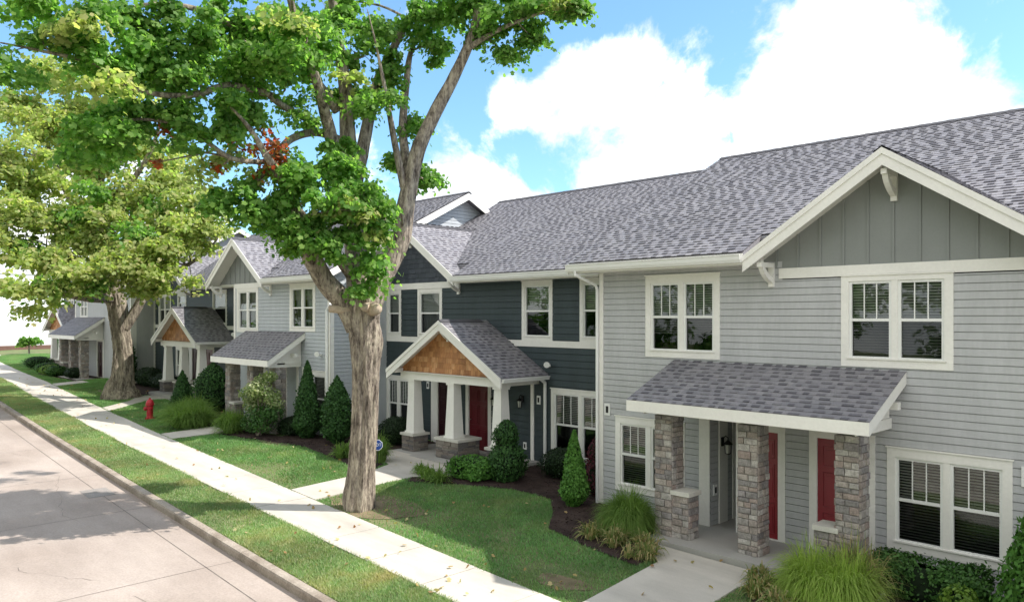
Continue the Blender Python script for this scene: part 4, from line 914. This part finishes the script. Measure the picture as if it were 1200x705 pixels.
# --- blue-gray house
profile_plant('arborvitae','dark pointed arborvitae left of the blue-gray house window','arborvitae',(-22.3,12.75),2.5,cone(.50),m_arb,7000,.085,.2)
profile_plant('arborvitae','dark column arborvitae between the window and the big trunk','arborvitae',(-20.85,12.95),2.1,colum(.44),m_arb,7000,.085,.2)
profile_plant('hedge','low square boxwood beside the stone-pier porch','hedge',(-23.15,12.75),.62,box_(.5),m_box2,3000,.055,.08)
def clumpplant(name,label,cat,pos,clumps,mat,n,leaf,shape=OVAL,stems=5):
    x,y=pos; z=hgt(x,y); root=thing(name,label,cat,(x,y,z)); s=MB(); PP=[];NN=[]
    for (dx,dy,dz,r) in clumps:
        s.tube([(x,y,z-.05),(x+dx*.4,y+dy*.4,z+dz*.5),(x+dx,y+dy,z+dz)],[.03,.02,.008],6)
        k=int(n*r*r/sum(c[3]**2 for c in clumps)); q=insphere(k,.4)*np.array([r,r,r*.75]); PP.append(q+np.array([x+dx,y+dy,z+dz])); NN.append(q/r+rng.normal(size=(k,3))*.6+np.array([0,0,.6]))
    s.build('stem',m_bark2,root); P=np.concatenate(PP); npmesh('foliage',leaves(P,np.concatenate(NN),leaf*rng.uniform(.6,1.3,len(P)),shape),len(shape),mat,root); return root
clumpplant('shrub','variegated pale dogwood shrub in front of the stone-pier porch','shrub',(-23.75,11.85),[(-.45,-.1,1.35,.42),(.2,-.2,1.55,.40),(-.1,.2,1.8,.36),(.5,.1,1.35,.38),(-.75,.1,1.2,.34),(.35,.2,1.95,.26),(-.4,.1,1.0,.5),(.75,.2,1.1,.3)],m_vari,3800,.085)
clumpplant('shrub','green undergrowth at the foot of the variegated shrub','shrub',(-23.75,11.75),[(-.3,0,.4,.45),(.3,.05,.45,.45),(0,.1,.75,.45),(.7,.2,.8,.4)],m_box,2800,.075)
fgrass('fountain_grass','fountain grass beside the blue-gray porch walk','ornamental grass',(-25.0,11.45),.7,.85,2200,m_fg,wid=.009)
for i,(px,py) in enumerate(((-27.15,10.9),(-28.4,11.3))):
    fgrass('fountain_grass',('broad fountain grass right behind the red hydrant, nearer the porch','broad fountain grass farther left behind the red hydrant')[i],'ornamental grass',(px,py),1.05,.95,3400,m_fg,wid=.009)
profile_plant('arborvitae','small dark cone evergreen in front of the far tapered columns','arborvitae',(-31.3,12.3),1.55,cone(.52),m_arb,3600,.085,.1)
profile_plant('arborvitae','round-topped dark evergreen between the two left porches','arborvitae',(-30.0,13.0),1.95,colum(.75),m_arb,4600,.09,.1)
profile_plant('shrub','low dark yew against the far dark house, left of its porch','shrub',(-38.6,14.3),.8,ball(.8),m_box2,3000,.08,.12,stretch=(1.5,.8))
profile_plant('shrub','low dark yew beside the far gray side wall','shrub',(-40.6,14.3),.95,ball(.8),m_box2,3000,.08,.12,stretch=(1.2,.8))
profile_plant('arborvitae','dark column evergreen just right of the old leaning tree','arborvitae',(-41.9,13.6),2.6,colum(.5),m_arb,3200,.10,.1)
# --- far end
profile_plant('arborvitae','dark evergreen beside the farthest stone porch','arborvitae',(-52.9,14.0),2.1,colum(.42),m_arb,2400,.11,.1)
profile_plant('arborvitae','pointed evergreen on the far corner lawn','arborvitae',(-71.9,17.9),2.1,cone(.42),m_arb,1800,.11,.1)
profile_plant('shrub','reddish shrub next to the pointed evergreen','shrub',(-73.1,18.7),1.5,colum(.36),m_leafr,700,.10,.25,shape=OVAL)
for i,(p,h,r,m) in enumerate((((-50.0,12.5),.62,.55,m_box),((-51.3,12.5),.62,.6,m_fg),((-53.2,12.8),.65,.7,m_box),((-58.5,13.5),.8,.9,m_arb),((-47.3,12.7),.6,.5,m_box2))):
    profile_plant('shrub',('low shrub in front of the farthest stone piers','grassy shrub at the farthest bed edge, nearest the pavement','middle low shrub of the farthest bed','dark shrub in front of the last porch gable','dark low shrub right of the farthest walk')[i],'shrub',p,h,ball(r),m,1500,.09,.18,group='shrubs along the farthest beds')

# ------------------------------------------------------------------ trees
def spl(pts,rad,n=6):
    P=[Vector(p) for p in pts]; out=[];ro=[]
    for i in range(len(P)-1):
        p0=P[max(i-1,0)];p1=P[i];p2=P[i+1];p3=P[min(i+2,len(P)-1)]
        for k in range(n):
            t=k/n; out.append(.5*((2*p1)+(p2-p0)*t+(2*p0-5*p1+4*p2-p3)*t*t+(3*p1-p0-3*p2+p3)*t**3)); ro.append(rad[i]*(1-t)+rad[i+1]*t)
    out.append(P[-1]); ro.append(rad[-1]); return out,ro
def barkf(seed,amp=.10,groove=None):
    """furrowed bark: long vertical plates with twist, broken up along the stem"""
    def f(i,a,p):
        tw=a+.10*math.sin(p.z*.9+seed)+.35*noise.noise((p.z*.5,seed,1.7)); c,s_=math.cos(tw),math.sin(tw)
        q=noise.noise((c*1.7+seed,s_*1.7,p.z*.35+seed)); r1=1-abs(noise.noise((c*5.5+seed,s_*5.5,p.z*.8)))*2.2; r2=1-abs(noise.noise((c*11+seed,s_*11,p.z*2.2)))*2
        e=1+amp*(.9*q+.65*r1+.35*r2-.45)
        if groove:
            d=(a+math.pi/4+math.pi)%(2*math.pi)-math.pi; e*=1-.17*math.exp(-((d-.10*math.sin(p.z*1.3))/.22)**2)
            for ba,bz,bw,bh in groove:
                d=(a-ba+math.pi)%(2*math.pi)-math.pi; e*=1+bh*math.exp(-(d/.55)**2-((p.z-bz)/bw)**2)
        return e
    return f
def tree(root,limbs,clumps,mats,leafn,leafsize,bark,twig=.02,seed=0,shape=MAPLE,flat=.62,subr=.42,lobes=None):
    """limbs: list of (points, radii, segments); clumps: (centre, radii, colour index, weight)"""
    mb=MB(); nodes=[]
    for i,(pts,rad,seg) in enumerate(limbs):
        P,r=spl(pts,rad,26 if i==0 else 12)
        mb.tube(P,r,int(seg*(2.6 if i==0 else 1.6)),rfun=barkf(seed+i*3,.17 if i==0 else .12,lobes if i==0 else None)); nodes+=[(p,q) for p,q in zip(P,r)][4::2]
    tw=mb; NP=np.array([tuple(p) for p,_ in nodes]); by={0:[],1:[],2:[]}
    tot=sum(c[3]*c[1][0]*c[1][1] for c in clumps)
    for c,(rx,ry,rz),ci,wgt in clumps:
        c=np.array(c); d=np.linalg.norm(NP-c,axis=1)+np.maximum(0,NP[:,2]-c[2])*.8; j=int(np.argmin(d)); a=Vector(NP[j]); r0=min(nodes[j][1]*.55,.02+.012*float(np.linalg.norm(NP[j]-c)))
        b=Vector(c); md=(a+b)/2+Vector(rng.normal(size=3)*.12)+Vector((0,0,.08*(b-a).length))
        P,rr=spl([a,md,b],[r0,r0*.7,r0*.35],4); tw.tube(P,rr,6)
        k=max(4,int(11*wgt*(rx*ry)/.9)); sub=insphere(k,.55)*np.array([rx,ry,rz]); sub=c+sub
        for s_ in sub:
            sv=Vector(s_); m2=(b+sv)/2+Vector(rng.normal(size=3)*.08); tw.tube([b,m2,sv],[r0*.3,r0*.2,.004],4,cap=False)
            nl=max(6,int(leafn*wgt*rx*ry/tot/k*rng.uniform(.6,1.4)))
            rs=subr*rng.uniform(.6,1.3)*min(1,.45+rx); q=insphere(nl,.5)*np.array([rs,rs,rs*flat])*np.where(rng.random((nl,1))<.12,1.6,1.0); q[:,2]-=(q[:,0]**2+q[:,1]**2)/rs*.35
            by[ci].append(np.concatenate([s_+q,np.stack([q[:,0]/rs,q[:,1]/rs,np.full(nl,.65)],1)+rng.normal(size=(nl,3))*.6],1))
    tw.build('trunk',bark,root,smooth=True,fix=False)
    V=[];I=[]
    for ci in by:
        if not by[ci]: continue
        A=np.concatenate(by[ci]); n=len(A); V.append(leaves(A[:,:3],A[:,3:],leafsize*rng.uniform(.6,1.3,n),shape)); I.append(np.full(n,ci))
    npmesh('crown',np.concatenate(V),len(shape),mats,root,matidx=np.concatenate(I))
MZ=16.75
t0=at(421,592,MZ); root=thing('maple_tree','big old maple in front of the dark house, thick twin-ridged trunk with pruned stubs','tree',(t0.x,t0.y,hgt(t0.x,t0.y)))
A=lambda x,y,dz=0:at(x,y,MZ+dz)
limbs=[([A(420,606),A(421,588),A(423,560),A(427,500),A(429,440),A(427,395),A(425,362),A(430,335)],[.31,.285,.275,.27,.28,.30,.33,.28],40),
 ([A(418,385),A(403,355,-.1),A(378,325,-.3),A(358,285,-.6),A(345,250,-.9),A(332,215,-1.2),A(312,182,-1.6),A(292,150,-2),A(270,125,-2.5)],[.22,.235,.205,.185,.15,.11,.07,.045,.015],20),
 ([A(430,370),A(442,335,.1),A(458,305,.3),A(470,278,.4),A(476,238,.5),A(489,179,.6),A(511,131,.7),A(531,93,.7),A(553,42,.6),A(566,-10,.5),A(590,-60,.4)],[.27,.25,.22,.205,.185,.16,.145,.125,.10,.075,.04],20),
 ([A(424,370),A(420,330,.2),A(417,290,.4),A(414,240,.5),A(410,200,.5),A(407,150,.4),A(404,100,.2),A(395,40,0),A(385,-40,-.3),A(380,-120,-.4)],[.28,.27,.25,.22,.19,.165,.14,.11,.08,.04],18),
 ([A(415,225,.5),A(423,185,.8),A(432,140,1.0),A(445,90,1.3),A(470,40,1.5),A(500,-10,1.6),A(520,-70,1.6)],[.15,.145,.13,.11,.08,.06,.03],14),
 ([A(412,230,.5),A(396,190,.2),A(384,145,-.2),A(374,105,-.8),A(360,60,-1.4),A(340,0,-2),A(330,-60,-2.3)],[.14,.14,.125,.10,.08,.06,.03],14),
 ([A(480,230,.5),A(476,190,.9),A(472,150,1.2),A(476,100,1.4),A(482,60,1.6),A(500,20,1.8)],[.12,.115,.10,.085,.06,.03],12),
 ([A(474,225,.5),A(462,165,.2),A(452,110,-.1),A(440,50,-.3),A(430,10,-.4)],[.085,.07,.05,.022,.006],10),
 ([A(395,130,.3),A(370,95,-.2),A(330,56,-.9),A(278,32,-1.7),A(234,12,-2.4),A(180,5,-3),A(120,20,-3.6),A(60,35,-4)],[.11,.10,.09,.072,.055,.04,.028,.012],12),
 ([A(400,165,.4),A(370,155,0),A(338,165,-.6),A(318,193,-1),A(290,220,-1.2),A(262,238,-1.4)],[.09,.085,.075,.065,.05,.02],10),
 ([A(372,145,-.2),A(341,130,-.8),A(314,110,-1.3),A(300,84,-1.8),A(270,70,-2.2)],[.075,.07,.06,.045,.02],10),
 ([A(320,112,-1.2),A(270,100,-2),A(220,112,-2.7),A(160,105,-3.3),A(110,75,-3.8),A(50,60,-4.2),A(0,50,-4.4)],[.065,.065,.055,.045,.035,.025,.012],8),
 ([A(318,190,-1),A(270,185,-1.8),A(220,150,-2.4),A(170,140,-2.9),A(120,145,-3.3)],[.055,.05,.04,.03,.012],8),
 ([A(420,335,.2),A(395,300,-.4),A(375,275,-.9),A(352,245,-1.3)],[.12,.10,.07,.03],10),
 ([A(545,60,.6),A(575,40,.3),A(620,20,0),A(660,10,-.2)],[.07,.055,.035,.012],8)]
M_=900/MZ
def C(px,py,dz,rx,ry,ci=0,w=1.0):
    Z=MZ+dz; return (tuple(at(px,py,Z)),(rx*Z/900,rx*Z/900,ry*Z/900),ci,w)
G_=[(70,18,-4,62,26),(22,85,-4.4,40,22),(105,52,-3.8,62,30),(172,28,-3.2,58,30),(150,92,-3.2,52,30),(214,72,-2.6,50,34),(125,140,-3.3,48,26),(185,125,-2.7,52,30),(238,112,-2.3,46,32),(98,178,-3.2,34,18),(165,165,-2.9,40,18),
 (280,18,-1.8,52,26),(270,72,-2,48,32),(322,24,-1.2,46,26),(330,84,-1,42,32),(372,58,-.8,36,32),(385,14,-.4,44,28),(428,66,.2,38,36),(414,108,.6,34,26),(455,34,.8,42,32),(468,92,1.3,30,26),(502,16,1.2,44,24),(482,138,1.4,24,22),
 (545,4,.6,40,20),(592,24,.3,40,22),(626,6,.1,42,18),(668,2,-.2,32,13),(588,58,.5,26,14),(560,40,.9,28,18),(625,45,.4,22,9),(520,60,1.5,24,18),
 (500,205,1.4,22,17),(478,192,1.5,24,18),(462,190,1.5,22,20),(490,215,1.3,14,14),(352,128,-.6,28,26),(306,140,-1.2,30,22),(262,150,-2,36,20),(225,160,-2.4,34,16),
 (342,232,-1.2,36,26),(372,205,-1.0,40,26),(410,215,-.9,36,28),(440,240,-.7,30,26),(372,262,-1,40,26),(412,268,-1,40,26),(448,262,-.6,20,16),(340,285,-1,26,14),(392,300,-1,20,12),(432,305,-.75,24,22),(424,338,-.7,20,15),(440,325,-.7,14,14),
 (322,262,-1.2,26,18),(345,212,-1.3,34,22),(385,238,-1.3,38,24),(425,228,-1.2,34,24),(452,252,-.9,24,20),(360,275,-1.3,32,20),(330,192,-1,26,16),(395,170,-.4,22,12),(270,215,-1.4,34,18),(300,245,-1.3,30,14),(245,240,-1.6,26,12),(440,120,-.2,30,24),(350,40,-2.2,42,26),(300,60,-2.8,46,26),(240,35,-3,50,24)]
OUT_=[(60,-60,-4,80,45),(190,-60,-3,80,45),(320,-70,-1.5,80,45),(430,-60,0,75,45),(530,-55,.8,70,40),(620,-50,.2,60,35),(380,-170,-.3,80,45),(500,-160,.8,75,45),(260,-160,-1.8,80,45),(440,-250,0,70,40),(130,-140,-3,80,45),
 (360,-40,-4.5,75,40),(480,-60,4.5,60,30),(300,60,2.2,50,24),(400,0,3.2,50,22),(220,60,1.0,50,26),(560,-70,3.0,50,30),(250,-70,3,60,30)]
RED=[(320+rng.normal()*16,178+rng.normal()*11,-1.2+rng.normal()*.3,8,6) for _ in range(15)]+[(190,148,-2.5,7,6),(200,140,-2.5,5,4),(214,132,-2.4,5,4),(275,168,-1.3,8,6),(185,190,-2,6,5),(255,195,-1.6,6,5)]
YEL=[(262,178,-1.5,30,14),(240,195,-1.5,32,14),(300,210,-1.2,24,10),(670,0,-.3,30,10),(445,275,-.9,20,12),(398,245,-1.6,36,14),(120,90,-4.2,50,14),(60,30,-4.6,50,14),(350,30,-2.6,40,14),(410,90,-.3,30,14)]
clumps=[C(*c,0,.85 if c[0]<270 and c[1]<200 else 1.0) for c in G_]+[C(*c,0,.32) for c in OUT_]+[C(*c,2,.5) for c in RED]+[C(*c,1,.3) for c in YEL]
tree(root,limbs,clumps,[m_leafg,m_leafy,m_leafr],92000,.106,m_bark,seed=1,subr=.37,flat=.46,lobes=[(math.pi/4,3.4,.35,.22),(math.pi*.2,1.2,.6,.08),(-2.4,.1,.35,.25),(.6,.0,.3,.2),(-.9,.0,.3,.15)])
# pruned stubs on the fork
for (x,y,dz,dx,dy,r,L) in ((440,362,-.42,.15,-.25,.11,.12),(428,360,-.44,-.05,-.3,.08,.08),(394,362,-.28,-.28,-.05,.075,.14)):
    p=A(x,y,dz); d=(RT*dx+Vector((-FW.x,-FW.y,0))*.28).normalized() if x>400 else (RT*-.9-FW*.35).normalized()
    s=MB(); s.tube([p-d*.3,p-d*.05,p+d*L],[r*1.5,r*1.25,r],14); s.tube([p+d*(L-.0),p+d*(L+.02)],[r*.93,r*.85],14); o=s.build('pruned_stub',m_cutwood,root,smooth=True)
T2=at(141,460,34.6); z2=hgt(T2.x,T2.y)
root=thing('maple_tree','old broad maple with yellow-green leaves and a furrowed leaning trunk beside the pavement at left','tree',(T2.x,T2.y,z2))
B=lambda x,y,dz=0:at(x,y,34.6+dz)
limbs2=[([B(143,468),B(142,455),B(144,440),B(144,410),B(141,385),B(138,360),B(136,345)],[.78,.58,.43,.36,.36,.40,.36],32),
 ([B(138,370),B(125,345,-.3),B(108,322,-1),B(85,308,-2),B(55,302,-3),B(20,300,-3.5)],[.26,.22,.18,.14,.09,.04],14),
 ([B(145,385),B(160,362,.2),B(172,338,.4),B(186,310,.6),B(200,285,.8),B(207,255,1),B(215,210,1)],[.26,.22,.19,.16,.12,.09,.05],14),
 ([B(137,360),B(132,320,0),B(125,280,0),B(120,230,0),B(118,180,0),B(120,120,0)],[.28,.23,.19,.15,.10,.05],14),
 ([B(130,310,0),B(105,270,.5),B(80,230,1),B(60,180,1),B(45,140,1)],[.2,.17,.13,.09,.04],10),
 ([B(122,260),B(150,220,-.5),B(175,180,-1),B(190,140,-1.3)],[.16,.13,.09,.04],10),
 ([B(128,350,-.4),B(105,350,-2.5),B(75,345,-4),B(45,340,-5),B(15,335,-6)],[.2,.15,.10,.07,.03],10),
 ([B(160,345,.3),B(200,322,-1),B(235,300,-2),B(255,280,-2.5)],[.13,.10,.07,.03],8)]
def C2(px,py,dz,rx,ry,ci=1,w=1.0):
    Z=34.6+dz; return (tuple(at(px,py,Z)),(rx*Z/900,rx*Z/900,ry*Z/900),ci,w)
Y2=[(18,205,-3,36,24),(30,245,-3.5,38,24),(8,290,-4,34,22),(62,262,-3,36,24),(58,215,-2,34,24),(95,235,-1,34,24),(92,285,-3,34,20),(130,262,-3,32,20),(160,292,-3.5,34,18),(150,230,-1.5,34,22),(195,262,-2,32,20),(232,232,-2,30,20),(190,215,-1,34,22),(110,195,0,36,22),(48,305,-4,34,14),(100,318,-4.5,34,14),(138,312,-4.5,34,14),(182,318,-4,26,14),(196,306,-3,26,14),(228,285,-2.5,26,14),(246,262,-2.5,24,16),(255,240,-2.5,20,14),
 (55,150,0,40,26),(30,130,1,34,24),(130,160,0,40,26),(175,175,-.5,34,22),(90,130,1,40,26),(150,120,1,36,24),(22,335,-5.5,26,9),(52,338,-5.5,20,9),(40,362,-5.2,14,5),(64,352,-5.2,10,8),(90,335,-5,26,9),(168,334,-3.5,30,10),(120,300,2,30,18),(75,180,3,34,22),(170,250,2.5,32,20),(210,195,2,28,18),(30,180,-3,32,20),(-20,250,-3,40,40),(-30,180,-1,40,30),(60,90,1,36,20),(120,85,1,36,20),(225,330,-2.5,12,6),(190,290,-4.2,28,12),(220,258,-3.2,26,12)]
tree(root,limbs2,[C2(*c) for c in Y2]+[C2(*c,0,.5) for c in ((88,250,-3.2,30,16),(150,268,-3.6,30,14),(120,228,-2,30,16),(40,290,-4,26,12),(185,238,-2,26,14),(60,335,-5.4,22,9),(110,330,-4.8,24,9))],[m_leafg,m_leafy,m_leafr],64000,.175,m_bark2,seed=9,subr=.62,flat=.60,lobes=[(-2.4,.6,.7,.3),(.7,.6,.6,.25),(-.8,.5,.5,.2)])
# young tree on the corner lawn
yx,yy=at(34,416,70).x,at(34,416,70).y; zz=hgt(yx,yy); root=thing('young_tree','thin young tree alone on the far corner lawn','tree',(yx,yy,zz))
D=lambda x,y:at(x,y,70)
tree(root,[([D(34,418),D(34,408),D(34,398),D(35,392)],[.08,.06,.05,.02],8)],[(tuple(D(x,y)),(r,r,r*.6),0,1.0) for x,y,r in ((27,400,.55),(34,396,.6),(42,399,.5),(48,400,.35),(34,403,.5),(22,404,.35))],[m_leafg],900,.22,m_bark2,seed=4,subr=.3)

# ------------------------------------------------------------------ street things
def hydrant(x,y):
    z=hgt(x,y); root=thing('fire_hydrant','red fire hydrant on the grass beside the pavement','fire hydrant',(x,y,z))
    b=MB(); b.lathe((x,y,z),[(.17,0),(.17,.05),(.125,.06),(.115,.12),(.115,.50),(.15,.51),(.15,.56),(.13,.57)],18); b.build('barrel',m_hyd,root,smooth=False)
    c=MB(); c.lathe((x,y,z+.57),[(.145,0),(.14,.05),(.11,.12),(.06,.165),(.035,.17),(.035,.22),(.02,.225)],18); c.build('bonnet',m_hyd,root)
    for nm,d,r,L,h in (('pumper_nozzle',(-.1,-1,0),.075,.20,.40),('hose_nozzle',(1,0,0),.055,.19,.42),('hose_nozzle',(-1,0,0),.055,.19,.42)):
        d=Vector(d).normalized(); p=Vector((x,y,z+h)); q=MB(); q.tube([p,p+d*(L-.06),p+d*(L-.06),p+d*L],[r*.8,r*.8,r*1.1,r*1.05],12); q.tube([p+d*L,p+d*(L+.03)],[.02,.02],5); q.build(nm,m_hyd,root)
    q=MB()
    for k in range(8): a=k*math.pi/4; q.lathe((x+.148*math.cos(a),y+.148*math.sin(a),z+.05),[(.014,0),(.014,.02)],6)
    q.build('flange_bolts',m_black,root)
hydrant(-30.1,10.62)
# security yard sign
sx,sy=-16.95,11.75; sz=hgt(sx,sy); root=thing('yard_sign','small blue octagonal security sign on a stake by the porch walk','sign',(sx,sy,sz))
m_blue=M('sign blue',(.02,.07,.30),.35,.03,5,0); m_swhite=M('sign white',(.8,.8,.8),.4,.02,5,0)
nv=Vector((-sx*.0+.72,-.69,0)).normalized(); sf=Fr((sx,sy,0),(.69,.72,0),nv)
p=MB(); p.tube([(sx,sy,sz-.1),(sx,sy,sz+.75)],[.012,.012],6); p.build('stake',m_black,root)
oc=lambda r,cz:[(r*math.cos(math.pi/8+k*math.pi/4),cz+r*math.sin(math.pi/8+k*math.pi/4)) for k in range(8)]
p=MB(); p.prism(sf,oc(.155,sz+.66),.012,.020); p.build('sign_rim',m_swhite,root); p=MB(); p.prism(sf,oc(.138,sz+.66),.020,.026); pan=p.build('sign_panel',m_blue,root)
cu=bpy.data.curves.new('lettering','FONT'); cu.body='ADT'; cu.size=.115; cu.align_x='CENTER'; cu.align_y='CENTER'; cu.extrude=.001
tmp=bpy.data.objects.new('lettering_curve',cu); col.objects.link(tmp); bpy.context.view_layer.update()
me=bpy.data.meshes.new_from_object(tmp.evaluated_get(bpy.context.evaluated_depsgraph_get())); bpy.data.objects.remove(tmp)
me.materials.clear(); me.materials.append(m_swhite)
me.transform(Matrix.Translation(sf.p(0,sz+.665,.029)-Vector((sx,sy,sz)))@Matrix(((sf.S.x,0,sf.N.x,0),(sf.S.y,0,sf.N.y,0),(0,1,0,0),(0,0,0,1))))
lo=bpy.data.objects.new('lettering',me); col.objects.link(lo); lo.parent=pan
# dark metal chair on the blue-gray porch
cx,cy,cz=-26.3,12.75,.09; root=thing('patio_chair','dark slatted metal chair on the blue-gray house porch','chair',(cx,cy,cz))
for dx,dy in ((-.24,-.22),(.24,-.22),(-.24,.24),(.24,.24)):
    q=MB(); q.tube([(cx+dx,cy+dy,cz),(cx+dx*.95,cy+dy*.95,cz+.44)],[.016,.016],6); q.build('leg',m_black,root)
q=MB()
for k in range(6): q.cube(cx-.26,cx+.26,cy-.24+k*.085,cy-.18+k*.085,cz+.44,cz+.46)
q.build('seat',m_black,root); q=MB()
for k in range(6): q.cube(cx-.24+k*.088,cx-.20+k*.088,cy+.24,cy+.26,cz+.46,cz+.95)
q.cube(cx-.26,cx+.26,cy+.235,cy+.265,cz+.93,cz+.98); q.build('backrest',m_black,root)
for dx in (-.26,.26):
    q=MB(); q.tube([(cx+dx,cy+.24,cz+.68),(cx+dx,cy-.22,cz+.66),(cx+dx,cy-.22,cz+.44)],[.015]*3,6); q.build('armrest',m_black,root)
# far white building closing the street
root=thing('white_building','long plain white building closing the far end of the street','building',(-96,20,.5))
q=MB(); q.cube(-110,-92,-25,70,.2,8.4); q.build('cladding',m_plaster,root)
q=MB(); q.cube(-110.2,-91.9,-25.2,70.2,8.4,8.8); q.build('roof_edge',m_trim,root)
q=MB(); q.cube(-92.0,-91.85,-25,70,.2,1.05); q.build('plinth',m_plinth,root)
mb=MB(); mb.face([(-84,-20,.545),(-77.5,-20,.545),(-77.5,80,.545),(-84,80,.545)]); kind(mb.build('cross_street',m_walk,fix=False),'structure')

# tree line on the other side of the street, behind the viewer: what the windows and wet gloss reflect
mb=[];mn=[]
for i in range(17):
    cx,cy=14-5.2*i+random.uniform(-1.5,1.5),-14+random.uniform(-4,3)
    for k in range(30):
        c=np.array([cx,cy,random.uniform(.6,13)])+rng.normal(size=3)*np.array([2.0,1.8,.5]); q=insphere(170,.4); mb.append(c+q*np.array([1.6,1.5,1.1])); mn.append(q+np.array([0,0,.8])+rng.normal(size=q.shape)*.4)
P=np.concatenate(mb); kind(npmesh('treeline',leaves(P,np.concatenate(mn),rng.uniform(.3,.55,len(P)),DIAM),4,m_leafg),'stuff','row of leafy trees across the street, mirrored in the windows')
